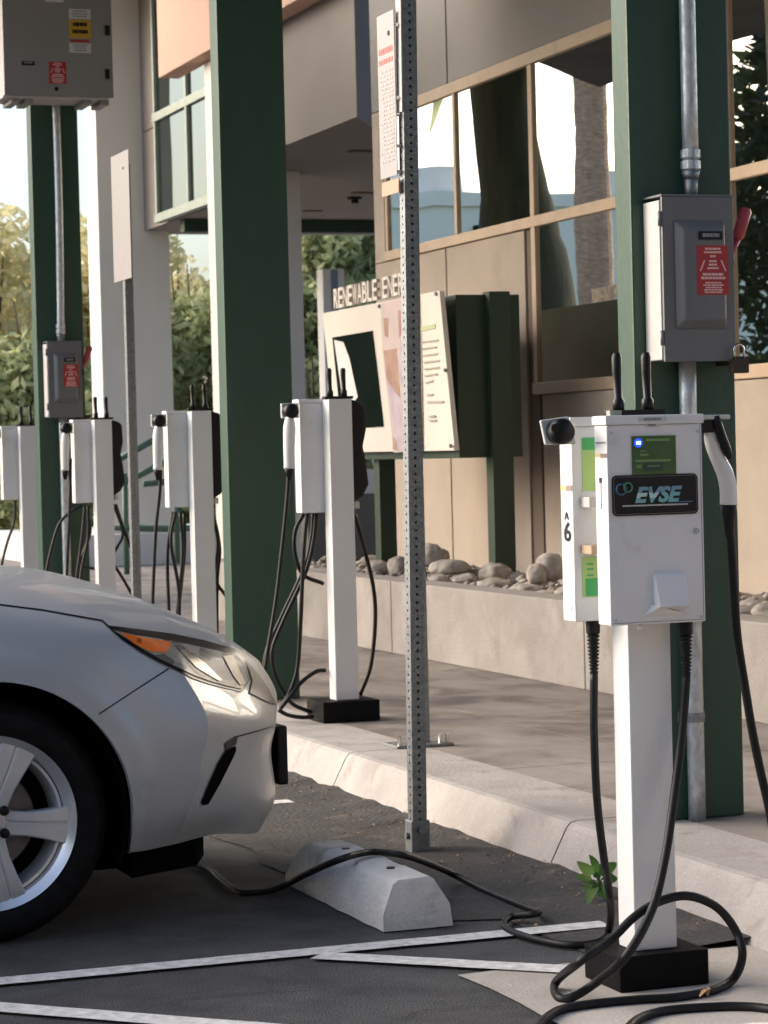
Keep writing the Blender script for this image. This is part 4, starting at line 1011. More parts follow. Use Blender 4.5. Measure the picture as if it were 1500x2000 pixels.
# nameplate with rounded ends, ring emblem and EVSE
def rrect(x0, x1, z0, z1, r, y, n=6):
    out = []
    for cx, cz, a0 in ((x1-r, z1-r, 0), (x0+r, z1-r, 90), (x0+r, z0+r, 180), (x1-r, z0+r, 270)):
        for i in range(n+1):
            a = R_(a0+90*i/n); out.append((cx+r*math.cos(a), y, cz+r*math.sin(a)))
    return out
a_, b_ = fq(1194, 929), fq(1363, 1003)
npn = MB()
npn.prism(rrect(a_.x, b_.x, b_.z, a_.z, .012, F-.0004), (0, -.0025, 0), M_black)
npn.prism(rrect(a_.x+.0035, b_.x-.0035, b_.z+.0035, a_.z-.0035, .0095, F-.0028), (0, -.0008, 0), M_labg)
npn.prism(rrect(a_.x+.0045, b_.x-.0045, b_.z+.0045, a_.z-.0045, .0085, F-.0034), (0, -.0008, 0), M_black)
npl = npn.build('nameplate', None, g6)
yy = F-.0044
em = MB()
for cx, cy, rr, m2 in ((1213, 956, .0125, M_logo), (1226, 952, .0105, M_logg)):
    q = fq(cx, cy, yy); em.tube([(q.x+rr*math.cos(t_), yy-.001-(.0006 if m2 is M_logg else 0), q.z+rr*math.sin(t_)) for t_ in [i/20*6.2832 for i in range(21)]], .0019, 6, m2, caps=False)
em.build('emblem', None, npl, smooth=True)
lt = MB(); a_, b_ = fq(1240, 983, yy), fq(1332, 948, yy)
W_ = b_.x-a_.x; H_ = b_.z-a_.z
vs, fs = text_faces('EVSE', 1.0, 0, .045, .28)
x0 = min(v.x for v in vs); x1 = max(v.x for v in vs); y0 = min(v.y for v in vs); y1 = max(v.y for v in vs)
bmt = bmesh.new(); bv = [bmt.verts.new((a_.x+(v.x-x0)/(x1-x0)*W_, yy-.0012, a_.z+(v.y-y0)/(y1-y0)*H_)) for v in vs]
for f_ in fs:
    try: bmt.faces.new([bv[i] for i in f_])
    except ValueError: pass
for fz in (.30, .62):
    bmesh.ops.bisect_plane(bmt, geom=list(bmt.verts)+list(bmt.edges)+list(bmt.faces), plane_co=(0, 0, a_.z+H_*fz), plane_no=(0, 0, 1))
bmt.verts.index_update()
for f_ in bmt.faces:
    cz = (f_.calc_center_median().z-a_.z)/H_
    m2 = M_logw if .28 > cz or .30 < cz < .46 and False else (M_logt if cz < .62 else M_logo)
    lt.add([v.co.copy() for v in f_.verts], [tuple(range(len(f_.verts)))], M_logw if .30 <= cz < .62 and f_.calc_center_median().x < a_.x+W_*.45 else (M_logt if cz < .62 else mat('logo_steel_blue', (.16, .32, .42), .35)))
bmt.free()
a_, b_ = fq(1216, 987, yy), fq(1340, 985, yy)
rnd = random.Random(2); xx = a_.x
while xx < b_.x:
    l_ = rnd.uniform(.003, .009); lt.box(xx, xx+l_, yy-.0012, yy-.0002, a_.z-.0035, a_.z, M_pink if False else M_lab); xx += l_+.0012
a_, b_ = fq(1326, 981, yy), fq(1352, 976, yy); lt.box(a_.x, b_.x, yy-.0012, yy-.0002, a_.z, a_.z+.0025, M_logo)
lt.build('lettering', None, npl)
for xa, ya, xb, yb in ((1246, 815, 1302, 822), (1260, 826, 1289, 834)):
    s_ = plate(g6, 'sticker', M_lab, xa, ya, xb, yb, Y=F-.0052 if ya < 820 else F, th=.0012)
    a_, b_ = ony(xa+3, ya+2, F-.0065), ony(xb-3, yb-2, F-.0065)
    m_ = MB(); stack_lines(m_, a_.x, 1, b_.x-a_.x, (F-.0064) if ya < 820 else F-.0012, a_.z, .01, a_.z-b_.z, M_labg, random.Random(3)); m_.build('sticker_print', None, s_)
# card reader hood low on the door
a_, b_ = fq(1275, 1119), fq(1336, 1181)
MB().prism([(a_.x, F-.0002, a_.z), (a_.x, F-.012, a_.z-.006), (a_.x, F-.034, b_.z), (a_.x, F-.0002, b_.z-.012)], (b_.x-a_.x, 0, 0)).build('card_reader', M_whitel, g6, bevel=.002)
c_ = fq(1257, 1207); d_ = fq(1275, 1181)
MB().add([(d_.x-.001, F-.0002, d_.z+.0), (c_.x, F-.0002, c_.z+.004), (d_.x+.03, F-.0002, c_.z+.002), (d_.x+.005, F-.030, d_.z-.003), (b_.x, F-.0002, c_.z+.006)],
         [(0, 1, 3), (1, 2, 3), (2, 4, 3)]).build('reader_gusset', M_whitel, g6)
MB().tube([(fq(1268, 1236).x, F+.05, bz0-.002), (fq(1268, 1236).x, F+.05, bz0-.016)], .007, 10).build('knockout_plug', M_conn, g6, smooth=True)
# side details on the two cabinets: latches, the number 6, yellow tape
sd_ = MB()
def side_quad(mb, x, y0, y1, z0, z1, m2, th=.0012): mb.box(x-th, x-.0002, y0, y1, z0, z1, m2)
def zat(y): return ony(1175, y, F+.03).z
def zat2(y): return ony(1130, y, rb0+.03).z
side_quad(sd_, bxl, F+.006, F+.060, zat(866), zat(863), M_labg)
side_quad(sd_, bxl, F+.002, F+.034, zat(894), zat(886), mat('tape_brown', (.30, .22, .20), .6)); side_quad(sd_, bxl, F+.035, F+.064, zat(892), zat(886), mat('tape_yellow', (.72, .55, .22), .5))
side_quad(sd_, bxl, F+.030, F+.044, zat(943), zat(933), M_black); side_quad(sd_, bxl, F+.034, F+.038, zat(995), zat(943), M_labg)
sd_.build('side_latch', None, en)
s2_ = MB(); s3_ = MB()
side_quad(s2_, rxl, rb0+.002, rb0+.034, zat2(958), zat2(947), MATS['tape_brown']); side_quad(s2_, rxl, rb0+.035, rb0+.066, zat2(957), zat2(948), MATS['tape_yellow'])
side_quad(s3_, rxl, rb0+.02, rb0+.05, zat2(1192), zat2(1184), mat('label_lilac', (.55, .55, .72), .5))
s3_.build('label', None, en2)
s2_.build('side_tape', None, en2)
nm = MB(); place_text(nm, '6', (rxl-.0006, rb0+.052, zat2(1057)), (0, -1, 0), (0, 0, 1), .040, zat2(1018)-zat2(1057), M_black, .001, .02)
place_text(nm, '^', (rxl-.0006, rb0+.048, zat2(1014)), (0, -1, 0), (0, 0, 1), .026, zat2(999)-zat2(1014), M_black, .001, .02)
nm.build('number', None, en2)
# what faces us on the rear cabinet, seen in the slot between the two
sl_ = MB(); yb_ = rb0
for ya, yb2, m2 in ((855, 878, M_stg), (878, 958, M_stl), (1088, 1165, M_stl)):
    if ya == 1088: sl_.build('sticker', None, en2); sl_ = MB()
    a_, b_ = ony(1136, ya, yb_), ony(1175, yb2, yb_); sl_.box(a_.x, b_.x, yb_-.0016-(.0004 if m2 is M_stg else 0), yb_-.0002, b_.z, a_.z, m2)
a_, b_ = ony(1143, 1130, yb_), ony(1175, 1163, yb_); sl_.box(a_.x, b_.x, yb_-.0024, yb_-.0017, b_.z, a_.z, M_stg)
for yv in (1100, 1110, 1122):
    a_, b_ = ony(1146, yv, yb_), ony(1158, yv+3, yb_); sl_.box(a_.x, b_.x, yb_-.0026, yb_-.0017, b_.z, a_.z, M_stg)
sl_.build('sticker', None, en2)
MB().box(rxl+.02, rxl+.05, rb0-.05, rb0-.001, ony(1150, 990, rb0).z, ony(1150, 970, rb0).z).build('mounting_bracket', M_lid, g6)
MB().box(rxl+.018, rxl+.06, rb0-.06, rb0-.001, ony(1150, 1080, rb0).z, ony(1150, 1064, rb0).z).build('mounting_bracket', M_frame, g6)
for xx, zz in ((bxl+.012, bz0+.012), (bxr-.012, bz0+.012), (bxl+.012, bz1-.04), (bxr-.012, bz1-.04)):
    MB().cyl((xx, F-.0028, zz), (xx, F-.0002, zz), .0038, 10).build('screw', M_galv2, en, bevel=.0006)
MB().box(bxl+.004, bxr-.004, F-.0008, F-.0001, bz0+.0045, bz0+.0058).box(bxr-.0058, bxr-.0045, F-.0008, F-.0001, bz0+.006, bz1-.025).build('door_seam', M_labg, en)
MB().cyl((bxr-.02, F-.004, (bz0+bz1)/2-.03), (bxr-.02, F-.0002, (bz0+bz1)/2-.03), .007, 16).build('lock', M_galv2, en, bevel=.001)
# antennas
a_ = fq(1208, 800, F+.06); antennas(g6, a_.x, F+.06, bz1+.001, .075, 1.12)
MB().box(ony(1184, 800, F+.03).x, ony(1207, 800, F+.03).x, F+.01, F+.03, bz1+.0005, bz1+.012).build('hinge_tab', M_framew, g6)
# left holster: tilted clear plate with black cup
hY = F+.10
hl = MB(); pts = [ony(x, y, hY) for x, y in ((1056, 821), (1112, 813), (1126, 868), (1066, 869))]
hl.prism(pts, (0, .012, 0)); hlo = hl.build('holster', M_clear, g6, bevel=.004)
q = ony(1090, 843, hY); MB().tube([(q.x, hY-.038, q.z), (q.x, hY-.03, q.z), (q.x, hY-.001, q.z)], [.024, .030, .031], 22).build('holster_cup', M_black, hlo, smooth=True)
q2 = ony(1083, 836, hY-.04); MB().cyl((q2.x, hY-.039, q2.z), (q2.x, hY-.043, q2.z), .010, 12).build('cup_pin', M_trim, hlo)
# right holster and plug
rY = F+.04
hr = MB(); pts = [ony(x, y, rY) for x, y in ((1372, 822), (1392, 822), (1392, 832), (1372, 840))]
MB().box(ony(1372, 820, rY).x, ony(1427, 820, rY).x, rY, rY+.05, ony(1400, 819, rY).z, ony(1400, 810, rY).z).build('holster', M_clear, g6, bevel=.003)
MB().box(ony(1370, 830, rY).x, ony(1396, 830, rY).x, rY+.004, rY+.05, ony(1380, 845, rY).z, ony(1380, 820.5, rY).z).build('holster_back', M_black, g6)
cn_ = empty('placeholder', (0, 0, 0), None, None); bpy.data.objects.remove(cn_)
oc = [(1378, 832), (1388, 826), (1398, 832), (1408, 870), (1424, 897), (1434, 905), (1440, 940), (1442, 985), (1423, 988), (1404, 986), (1404, 930), (1394, 905), (1378, 870), (1374, 850)]
cm = MB()
sec = [((1386, 833), 9), ((1386, 852), 12.5), ((1393, 876), 14.5), ((1404, 900), 16), ((1415, 922), 18), ((1421, 945), 18.5), ((1423, 965), 18.5), ((1423, 986), 18.8)]
ptsc = cat_rom([ony(p_[0], p_[1], rY+.02) for p_, _ in sec], 4); rs = []
for i in range(len(sec)-1):
    for k_ in range(4): rs.append((sec[i][1]+(sec[i+1][1]-sec[i][1])*k_/4)*1.0/FPX*5.6)
rs.append(sec[-1][1]/FPX*5.6)
cno = cm.tube(ptsc, rs, 20).build('connector', M_conn, g6, smooth=True)
gr = MB(); sec2 = [((1398, 812), 7), ((1402, 830), 10.5), ((1408, 850), 11), ((1415, 868), 11), ((1423, 888), 8.5), ((1426, 897), 4)]
gr.tube(cat_rom([ony(p_[0], p_[1], rY+.004) for p_, _ in sec2], 3), [v/FPX*5.55 for v in (7, 8.5, 10, 10.5, 11, 11, 11, 11, 11, 11, 10.6, 10, 8.5, 7, 5.5, 4)], 14).build('latch_lever', M_black, cno, smooth=True)
bo = MB(); p_ = ony(1423, 987, rY+.02); bo.tube([p_, p_-Vector((0, 0, .018)), p_-Vector((0, 0, .04)), p_-Vector((0, 0, .075))], [.0195, .018, .014, .0105], 16); bo.build('cable_boot', M_rubber, cno, smooth=True)
# strain reliefs
def strain(par, p, zl):
    p = Vector(p); pts = []; rr = []; n = 11
    pts += [p, p-Vector((0, 0, .006)), p-Vector((0, 0, .03)), p-Vector((0, 0, .034))]; rr += [.016, .0175, .0165, .012]
    z = .036
    for i in range(n):
        k_ = 1-.35*i/n
        for dz, r_ in ((0, .0155*k_), (.0042, .0155*k_), (.0052, .011*k_), (.0078, .011*k_)):
            pts.append(p-Vector((0, 0, z+dz))); rr.append(r_)
        z += .0085
    return MB().tube(pts, rr, 16).build('strain_relief', M_rubber, par, auto=35), p-Vector((0, 0, z-.004))
p_ = ony(1158, 1219, F+.19); p_.z = bz0+.001; _, e1 = strain(g6, p_, 0)
p_ = ony(1339, 1224, F+.034); p_.z = bz0+.001; _, e2 = strain(g6, p_, 0)
gz = .013
# cable to the car (from the left strain relief)
pts = [e1]+[ony(x, y, F+Y_) for x, y, Y_ in ((1160, 1420, .19), (1166, 1560, .21), (1180, 1680, .24), (1192, 1760, .26))]
pts += [onz(x, y, z_) for x, y, z_ in ((1190, 1812, .035), (1172, 1838, gz), (1120, 1846, gz), (1060, 1838, gz), (1005, 1822, gz), (984, 1806, gz), (1000, 1790, .02), (1040, 1786, .03), (1052, 1780, .03), (1030, 1772, .02), (960, 1744, gz), (890, 1710, .03), (840, 1688, .09))]
pts += [onz(x, y, z_) for x, y, z_ in ((790, 1671, .15), (735, 1664, .154), (700, 1668, .158))]
pts += [onx(x, y, X_) for x, y, X_ in ((672, 1676, 2.262), (645, 1686, 2.238), (620, 1697, 2.236), (590, 1711, 2.234), (562, 1726, 2.228))]
pts += [onz(x, y, z_) for x, y, z_ in ((535, 1737, gz), (500, 1743, gz), (465, 1742, gz), (430, 1718, gz), (400, 1694, gz), (330, 1680, gz), (200, 1672, gz))]
cable(g6, pts, .0098, 7)
# cable from the right strain relief, looping round the footing
pts = [e2]+[ony(x, y, F+Y_) for x, y, Y_ in ((1332, 1430, .03), (1316, 1560, .0), (1298, 1680, -.04), (1272, 1780, -.08), (1222, 1868, -.12))]
pts += [onz(x, y, z_) for x, y, z_ in ((1160, 1922, .04), (1112, 1950, gz), (1088, 1945, gz), (1086, 1918, .02))]
pts += [ony(x, y, F-Y_) for x, y, Y_ in ((1130, 1880, .10), (1190, 1838, .07), (1240, 1790, .06), (1290, 1760, .05), (1345, 1750, .05), (1400, 1772, .05), (1438, 1820, .06), (1450, 1866, .08))]
pts += [onz(x, y, z_) for x, y, z_ in ((1432, 1912, .02), (1390, 1935, gz), (1320, 1948, gz), (1240, 1953, gz), (1150, 1962, gz), (1090, 1974, gz), (1055, 2000, gz), (1040, 2030, gz))]
cable(g6, pts, .0105, 8)
cable(g6, [onz(x, y, gz) for x, y in ((1215, 2030), (1240, 1995), (1290, 1976), (1370, 1968), (1450, 1966), (1510, 1972), (1600, 1990))], .0105, 6)
p_ = ony(1423, 1040, rY+.02)
cable(g6, [ony(x, y, rY+.02-Y_) for x, y, Y_ in ((1424, 1012, 0), (1429, 1080, 0), (1434, 1160, 0), (1441, 1250, 0), (1455, 1340, .01), (1468, 1420, .02), (1484, 1500, .03), (1504, 1590, .04), (1520, 1700, .05), (1530, 1850, .05), (1525, 1960, .05))], .0105, 6)

# ------------------------------------------------------------------ the silver car
YC = 7.5
car = empty('silver_car', (.2, YC, 0), 'silver grey hatchback parked nose-in at the chargers, only its front right corner in view', 'car')
# rows of the body from the sill up to the hood centre; each row is a list of (X, Y, Z) from tail to nose
XS = [-2.25, -2.1, -1.6, -.9, -.1, .6, .95, 1.28, 1.5, 1.66]
def base_row(ys_, zs_): return [(x, y, z) for x, y, z in zip(XS, ys_, zs_)]
rows = [
 base_row([6.95, 6.78, 6.68, 6.66, 6.66, 6.66, 6.66, 6.66, 6.66, 6.675], [.28, .22, .19, .18, .17, .17, .18, .2, .21, .213]) + [(1.80, 6.735, .218), (1.95, 6.86, .218), (2.08, 7.0, .19), (2.16, 7.22, .17), (2.19, 7.5, .165)],
 base_row([6.92, 6.74, 6.63, 6.62, 6.62, 6.62, 6.62, 6.615, 6.615, 6.625], [.36, .34, .32, .31, .30, .30, .30, .30, .31, .31]) + [(1.826, 6.672, .31), (2.00, 6.84, .30), (2.12, 7.0, .275), (2.21, 7.22, .26), (2.26, 7.5, .255)],
 base_row([6.90, 6.71, 6.61, 6.60, 6.60, 6.60, 6.60, 6.595, 6.595, 6.605], [.50, .48, .46, .45, .45, .45, .45, .45, .45, .45]) + [(1.862, 6.655, .44), (2.01, 6.82, .43), (2.11, 6.97, .415), (2.195, 7.2, .40), (2.245, 7.5, .40)],
 base_row([6.90, 6.71, 6.61, 6.60, 6.60, 6.60, 6.60, 6.600, 6.600, 6.615], [.66, .63, .60, .59, .58, .58, .585, .59, .59, .58]) + [(1.884, 6.665, .565), (2.022, 6.82, .525), (2.118, 6.95, .505), (2.203, 7.17, .49), (2.262, 7.5, .485)],
 base_row([6.93, 6.75, 6.65, 6.64, 6.64, 6.635, 6.635, 6.635, 6.64, 6.665], [.82, .79, .77, .76, .76, .765, .77, .78, .775, .765]) + [(1.83, 6.72, .70), (1.95, 6.82, .642), (2.09, 6.98, .60), (2.215, 7.2, .57), (2.285, 7.5, .565)],
 base_row([7.05, 6.90, 6.78, 6.76, 6.76, 6.76, 6.76, 6.745, 6.745, 6.76], [.95, .95, .95, .95, .95, .95, .945, .905, .868, .828]) + [(1.85, 6.84, .768), (1.99, 6.93, .728), (2.10, 7.04, .694), (2.205, 7.24, .655), (2.262, 7.5, .64)],
 base_row([7.25, 7.1, 7.05, 7.05, 7.05, 7.05, 7.05, 7.04, 7.04, 7.04], [.98, .98, .98, .98, .98, .985, .985, .965, .935, .895]) + [(1.87, 7.08, .835), (2.02, 7.12, .775), (2.12, 7.18, .722), (2.21, 7.32, .668), (2.264, 7.5, .641)],
 base_row([7.5]*10, [.99, .99, .99, .99, .99, 1.0, 1.0, .988, .966, .938]) + [(1.87, 7.5, .872), (2.04, 7.5, .795), (2.14, 7.5, .735), (2.22, 7.5, .678), (2.265, 7.5, .642)],
]
# sharpen the corner crease by doubling its column closely
def sharpen(row, i, e=.1):
    a_, b_, c_ = Vector(row[i-1]), Vector(row[i]), Vector(row[i+1])
    return row[:i]+[tuple(b_+(a_-b_)*e), row[i], tuple(b_+(c_-b_)*e)]+row[i+1:]
rows = [[(x+(.034*min(1, max(0, (x-1.9)/.28)) if j < 5 else .012*min(1, max(0, (x-2.05)/.15))), y, z) for x, y, z in r_] for j, r_ in enumerate(rows)]
rows = [sharpen(r_, 10) for r_ in rows]
NU = 12
fine = [cat_rom(r_, NU) for r_ in rows]
ncol = len(fine[0]); NV = 11
cols = [cat_rom([fine[j][i] for j in range(len(rows))], NV) for i in range(ncol)]
nrow = len(cols[0])
bm = bmesh.new()
def add_side(sign):
    g = [[bm.verts.new((p.x, YC+sign*(YC-p.y)*-1 if sign > 0 else p.y, p.z)) for p in col] for col in cols]
    for i in range(ncol-1):
        for j in range(nrow-1):
            f = [g[i][j], g[i+1][j], g[i+1][j+1], g[i][j+1]]
            try: bm.faces.new(f if sign < 0 else f[::-1])
            except ValueError: pass
    return g
gl = add_side(-1)
g2_ = [[bm.verts.new((p.x, 2*YC-p.y, p.z)) for p in col] for col in cols]
for i in range(ncol-1):
    for j in range(nrow-1):
        bm.faces.new([g2_[i][j+1], g2_[i+1][j+1], g2_[i+1][j], g2_[i][j]])
# close the tail
tail = [v for v in gl[0]]+[v for v in g2_[0]][::-1]
for j in range(nrow-1):
    bm.faces.new([gl[0][j+1], g2_[0][j+1], g2_[0][j], gl[0][j]])
bmesh.ops.remove_doubles(bm, verts=bm.verts, dist=1e-4)
bm.normal_update()
# wheel arches
WR = .376
for wx in (1.284, -1.41):
    cen = Vector((wx, .323))
    kill = []
    # pressed flare round the arch
    for v in bm.verts:
        if v.co.y < 6.95 or v.co.y > 8.05:
            dd = (Vector((v.co.x, v.co.z))-cen).length
            if dd < WR+.12 and v.co.x < cen.x+WR+.02+.5*max(0, v.co.z-.35):
                k_ = min(1, max(0, (WR+.085-dd)/.022)); v.co.y += (-.009 if v.co.y < YC else .009)*k_
    def inside(v): return ((Vector((v.co.x, v.co.z))-cen).length < WR if v.co.z > cen.y else abs(v.co.x-cen.x) < WR) and (v.co.y < 7.05 or v.co.y > 7.95) and v.co.z < .75
    ins = set(v for v in bm.verts if inside(v))
    dele = [f for f in bm.faces if sum(1 for v in f.verts if v in ins) >= 3]
    bmesh.ops.delete(bm, geom=dele, context='FACES')
    for v in list(bm.verts):
        if v.is_valid and v in ins and v.link_faces:
            d = Vector((v.co.x, v.co.z))-cen
            if v.co.z < cen.y: v.co.x = cen.x+(WR if d.x > 0 else -WR)
            elif d.length > 1e-4: d = d.normalized()*WR; v.co.x = cen.x+d.x; v.co.z = cen.y+d.y
    # snap the rest of the rim to the circle
    for v in bm.verts:
        if v.is_boundary and (v.co.y < 7.05 or v.co.y > 7.95):
            d = Vector((v.co.x, v.co.z))-cen
            if v.co.z <= cen.y:
                if WR < abs(d.x) < WR+.03: v.co.x = cen.x+(WR if d.x > 0 else -WR)
            elif WR < d.length < WR+.035:
                d = d.normalized()*WR; v.co.x = cen.x+d.x; v.co.z = cen.y+d.y
loose = [v for v in bm.verts if not v.link_faces]; bmesh.ops.delete(bm, geom=loose, context='VERTS')
# rolled lip round the arches and the bottom edge
be = [e_ for e_ in bm.edges if e_.is_boundary]
ex = bmesh.ops.extrude_edge_only(bm, edges=be)
for v in [g_ for g_ in ex['geom'] if isinstance(g_, bmesh.types.BMVert)]:
    v.co.y += .03 if v.co.y < YC else -.03
bmesh.ops.recalc_face_normals(bm, faces=bm.faces)
bvh = BVHTree.FromBMesh(bm)
me = bpy.data.meshes.new('body')
org = wloc(car)
for v in bm.verts: v.co -= org
bm.to_mesh(me); bm.free(); me.materials.append(M_car)
me.polygons.foreach_set('use_smooth', [True]*len(me.polygons)); me.set_sharp_from_angle(angle=R_(38))
body = bpy.data.objects.new('body', me); COL.objects.link(body); body.parent = car
def hit(x, y):
    h_ = bvh.ray_cast(CP, ray(x, y).normalized()); return h_[0], h_[1]
def patch(name, poly, material, off, step=7, par=None, thick=.006):
    """a skin piece that follows the body, bounded by an outline, with real thickness"""
    pts = []
    n = len(poly)
    for i in range(n):
        a_, b_ = Vector(poly[i]), Vector(poly[(i+1) % n]); k_ = max(1, int((b_-a_).length/step))
        for j in range(k_): pts.append(a_+(b_-a_)*j/k_)
    nb = len(pts); ed = [(i, (i+1) % nb) for i in range(nb)]
    xs_ = [p.x for p in pts]; ys_ = [p.y for p in pts]
    def ins_(x, y):
        c = False
        for i in range(nb):
            a_, b_ = pts[i], pts[(i+1) % nb]
            if (a_.y > y) != (b_.y > y) and x < (b_.x-a_.x)*(y-a_.y)/(b_.y-a_.y)+a_.x: c = not c
        return c
    inner = []
    x = min(xs_)+step/2
    while x < max(xs_):
        y = min(ys_)+step/2
        while y < max(ys_):
            if ins_(x, y) and min((Vector((x, y))-p).length for p in pts) > step*.45: inner.append(Vector((x, y)))
            y += step
        x += step
    vs, _, fs, *_ = delaunay_2d_cdt(pts+inner, ed, [], 1, 1e-4)
    out = []; last = None
    for v in vs:
        co, no = hit(v.x, v.y)
        if co is None: co, no = bvh.find_nearest(ony(v.x, v.y, 7.1))[:2]
        if no.dot(ray(v.x, v.y)) > 0: no = -no
        out.append(co+no*off)
    m_ = MB(); m_.add(out, [tuple(f)[::-1] for f in fs])
    return m_.build(name, material, par or car, smooth=True)
HL = [(220, 1233), (270, 1244), (338, 1255), (400, 1268), (464, 1284), (474, 1300), (481, 1330), (470, 1347), (440, 1341), (412, 1333), (380, 1322), (347, 1306), (312, 1290), (280, 1272), (246, 1250)]
patch('lamp_gasket', [(205, 1222), (270, 1230), (338, 1239), (400, 1252), (474, 1273), (480, 1300), (486, 1330), (472, 1352), (440, 1345), (408, 1337), (376, 1326), (343, 1310), (308, 1294), (276, 1276), (240, 1252)], M_trim, .0025)
hlamp = patch('headlight', HL, M_lens, .005)
patch('turn_signal', [(234, 1239), (270, 1247), (332, 1258), (331, 1266), (320, 1277), (290, 1275), (262, 1262)], M_amber, .0075, 6, hlamp)
patch('signal_reflector', [(263, 1250), (272, 1252), (273, 1260), (265, 1258)], mat('amber_dark', (.25, .05, .01), .3), .009, 4, hlamp)
patch('lamp_reflector', [(432, 1284), (452, 1282), (464, 1312), (476, 1337), (466, 1340), (452, 1322)], mat('reflector_cream', (.62, .55, .42), .4, metal=.1), .0075, 5, hlamp)
patch('lamp_divider', [(338, 1262), (350, 1262), (400, 1300), (430, 1330), (424, 1332), (380, 1306)], mat('lamp_smoke', (.16, .15, .13), .2, metal=.5), .0075, 5, hlamp)
patch('fog_slot', [(458, 1456), (459, 1466), (452, 1482), (428, 1530), (405, 1570), (394, 1572), (391, 1568), (404, 1535), (424, 1490), (440, 1464)], M_liner, .004, 5)
patch('fog_trim', [(437, 1452), (450, 1443), (462, 1440), (459, 1453), (440, 1466)], M_trim, .004, 5)
patch('bumper_seam', [(328, 1305), (331, 1307), (262, 1351), (194, 1396), (192, 1394), (260, 1349)], M_trim, .0012, 8)
patch('lower_seam', [(455, 1439), (500, 1427), (533, 1417), (533, 1420), (500, 1430), (456, 1442)], M_trim, .0012, 8)
patch('hood_seam', [(-30, 1176), (0, 1180), (80, 1190), (200, 1211), (216, 1226), (213, 1227), (198, 1214), (80, 1193), (0, 1183), (-30, 1179)], M_trim, .0012, 8)
patch('grille', [(478, 1291), (504, 1320), (524, 1348), (538, 1378), (515, 1369), (486, 1354), (491, 1330)], mat('grille_grey', (.045, .045, .045), .4, metal=.0), .004, 6)
# licence plate bracket, air dam, arch liners, underbody
MB().box(2.275, 2.308, YC-.22, YC+.14, .285, .462).build('plate_bracket', M_trim, car, bevel=.008)
ad = MB(); ad.prism([(1.70, 6.80, .125), (1.90, 6.86, .135), (1.96, 7.0, .14), (2.02, 7.5, .14), (1.96, 8.0, .14), (1.90, 8.14, .135), (1.70, 8.20, .125)], (0, 0, .11)); ad.build('air_dam', M_liner, car)
MB().box(-2.1, 1.9, 6.95, 8.05, .13, .75).build('underbody', M_liner, car)
for wx in (1.284, -1.41):
    for sgn in (-1, 1):
        y_o = YC+sgn*.87; y_i = YC+sgn*.55
        lm_ = MB(); seg = 30; vs = []
        for i in range(seg+1):
            a = math.pi*(-.12+1.24*i/seg)
            for yy2, r_ in ((y_o, .367), (y_i, .367)): vs.append((wx+r_*math.cos(a), yy2, .323+r_*math.sin(a)))
            vs.append((wx, y_i, .323))
        lm_.add(vs, [(3*i+j, 3*i+3+j, 3*i+4+j, 3*i+1+j) for i in range(seg) for j in range(2)]); lm_.build('arch_liner', M_liner, car)
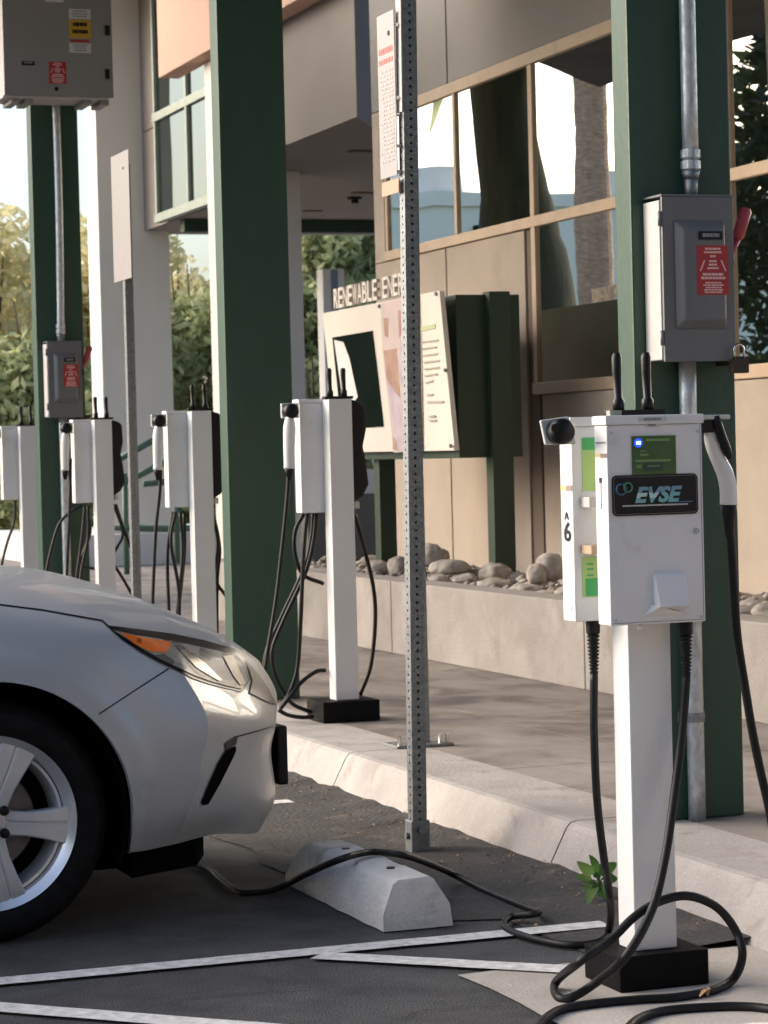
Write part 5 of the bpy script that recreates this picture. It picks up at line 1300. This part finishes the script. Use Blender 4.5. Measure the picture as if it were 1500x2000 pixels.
# wheels
def wheel(wx, sgn):
    yo = YC+sgn*.855
    w_ = empty('wheel', (0, 0, 0), None, None); w_.parent = car; w_.location = Vector((wx, yo, .323))-wloc(car)
    d = -sgn       # towards the car
    def ring(prof, name, m_, seg=72, par=w_, sm=True):
        vs = []
        for i in range(seg):
            a = 2*math.pi*i/seg
            for r_, y_ in prof: vs.append((wx+r_*math.cos(a), yo+d*y_, .323+r_*math.sin(a)))
        k_ = len(prof); m2 = MB(); m2.add(vs, [(i*k_+j, i*k_+j+1, ((i+1) % seg)*k_+j+1, ((i+1) % seg)*k_+j) for i in range(seg) for j in range(k_-1)])
        return m2.build(name, m_, par, auto=30) if sm else m2.build(name, m_, par)
    ring([(.229, .02), (.232, .006), (.245, -.004), (.268, -.008), (.290, -.003), (.306, .012), (.316, .028), (.3225, .05), (.3235, .09), (.3235, .16), (.316, .2), (.29, .215), (.22, .215)], 'tyre', M_tyre)
    rim = ring([(.200, .16), (.203, .06), (.203, .03), (.206, .026), (.2065, .022), (.208, .020), (.216, .012), (.2265, .004), (.2315, .000), (.2325, .006), (.2315, .02)], 'rim', M_rim)
    ring([(.02, .075), (.13, .075), (.135, .08), (.135, .095)], 'brake_disc', M_disc)
    ring([(.0, .13), (.20, .13)], 'rim_barrel', M_liner)
    ring([(.178, .10), (.186, .045), (.192, .034), (.200, .032)], 'rim_step', M_rim)
    cal = MB(); cal.box(wx-.15, wx-.06, yo+d*.05, yo+d*.11, .30, .44); cal.build('brake_caliper', M_disc, w_, bevel=.01)
    for k_ in range(5):
        a = R_(-5.5+72*k_)*(1) if sgn < 0 else R_(5.5+72*k_)
        er = Vector((math.cos(a), 0, math.sin(a))); et = Vector((-math.sin(a), 0, math.cos(a))); c = Vector((wx, yo, .323))
        def P(r_, t_, y_): return c+er*r_+et*t_+Vector((0, d*y_, 0))
        for lo, hi, inn, out_, m_, dep in ((-1, .12, -.030, -.047, M_rimp, .012), (.17, 1, .030, .047, M_rimp, .012)):
            s_ = MB(); st_ = [(.045, .032, .022), (.10, .031, .014), (.15, .038, .010), (.19, .046, .012), (.216, .052, .017)]
            vs = []
            for r_, hw, y_ in st_:
                vs += [P(r_, hw*lo, y_+.004), P(r_, hw*lo+.004, y_), P(r_, hw*hi-.004, y_), P(r_, hw*hi, y_+.004), P(r_, hw*hi, y_+.045), P(r_, hw*lo, y_+.045)]
            n_ = len(st_); s_.add(vs, [(i*6+j, i*6+(j+1) % 6, (i+1)*6+(j+1) % 6, (i+1)*6+j) for i in range(n_-1) for j in range(6)]+[(0, 1, 2, 3, 4, 5), tuple(range(6*n_-1, 6*n_-7, -1))])
            s_.build('spoke', M_rimp, rim, auto=30)
        s_ = MB(); vs = []
        for r_, hw, y_ in st_: vs += [P(r_, hw*.10, y_+.006), P(r_, hw*.20, y_+.006)]
        s_.add(vs, [(2*i, 2*i+1, 2*i+3, 2*i+2) for i in range(4)]); s_.build('spoke_groove', M_rim, rim)
    hubm = ring([(.0, .004), (.028, .005), (.032, .010), (.034, .022), (.062, .026), (.066, .03), (.066, .06)], 'hub', M_rimp, 40)
    for k_ in range(5):
        a = R_((45-9)+72*k_); q_ = Vector((wx+.051*math.cos(a), yo+d*.02, .323+.051*math.sin(a)))
        MB().tube([q_+Vector((0, d*.01, 0)), q_-Vector((0, d*.004, 0)), q_-Vector((0, d*.008, 0))], [.0135, .0135, .009], 12).build('lug_nut', M_trim, rim, smooth=True)
wheel(1.284, -1); wheel(1.284, 1); wheel(-1.41, -1); wheel(-1.41, 1)
# cabin
cab = MB(); st_ = [(-2.1, .52, .99, .99), (-1.75, .62, 1.22, 1.24), (-1.0, .66, 1.38, 1.41), (-.2, .67, 1.41, 1.44), (.15, .66, 1.38, 1.41), (.95, .60, .99, 1.0)]
vs = []
for x, hw, zs, zc in st_: vs += [(x, YC-.72, .95), (x, YC-hw, zs), (x, YC, zc), (x, YC+hw, zs), (x, YC+.72, .95)]
cab.add(vs, [(i*5+j, i*5+j+1, (i+1)*5+j+1, (i+1)*5+j) for i in range(5) for j in range(4)]+[(0, 1, 2, 3, 4), (25, 26, 27, 28, 29)])
cab.build('roof', M_car, car, smooth=True)
for s_ in (-1, 1):
    m_ = MB(); m_.add([(-1.7, YC+s_*.725, 1.0), (.62, YC+s_*.725, 1.0), (.1, YC+s_*.685, 1.33), (-1.0, YC+s_*.685, 1.34)], [(0, 1, 2, 3)]); m_.build('side_window', M_screen, car)
m_ = MB(); m_.add([(.90, YC-.60, 1.02), (.90, YC+.60, 1.02), (.22, YC+.56, 1.385), (.22, YC-.56, 1.385)], [(0, 1, 2, 3)]); m_.build('windscreen', M_glass2, car)
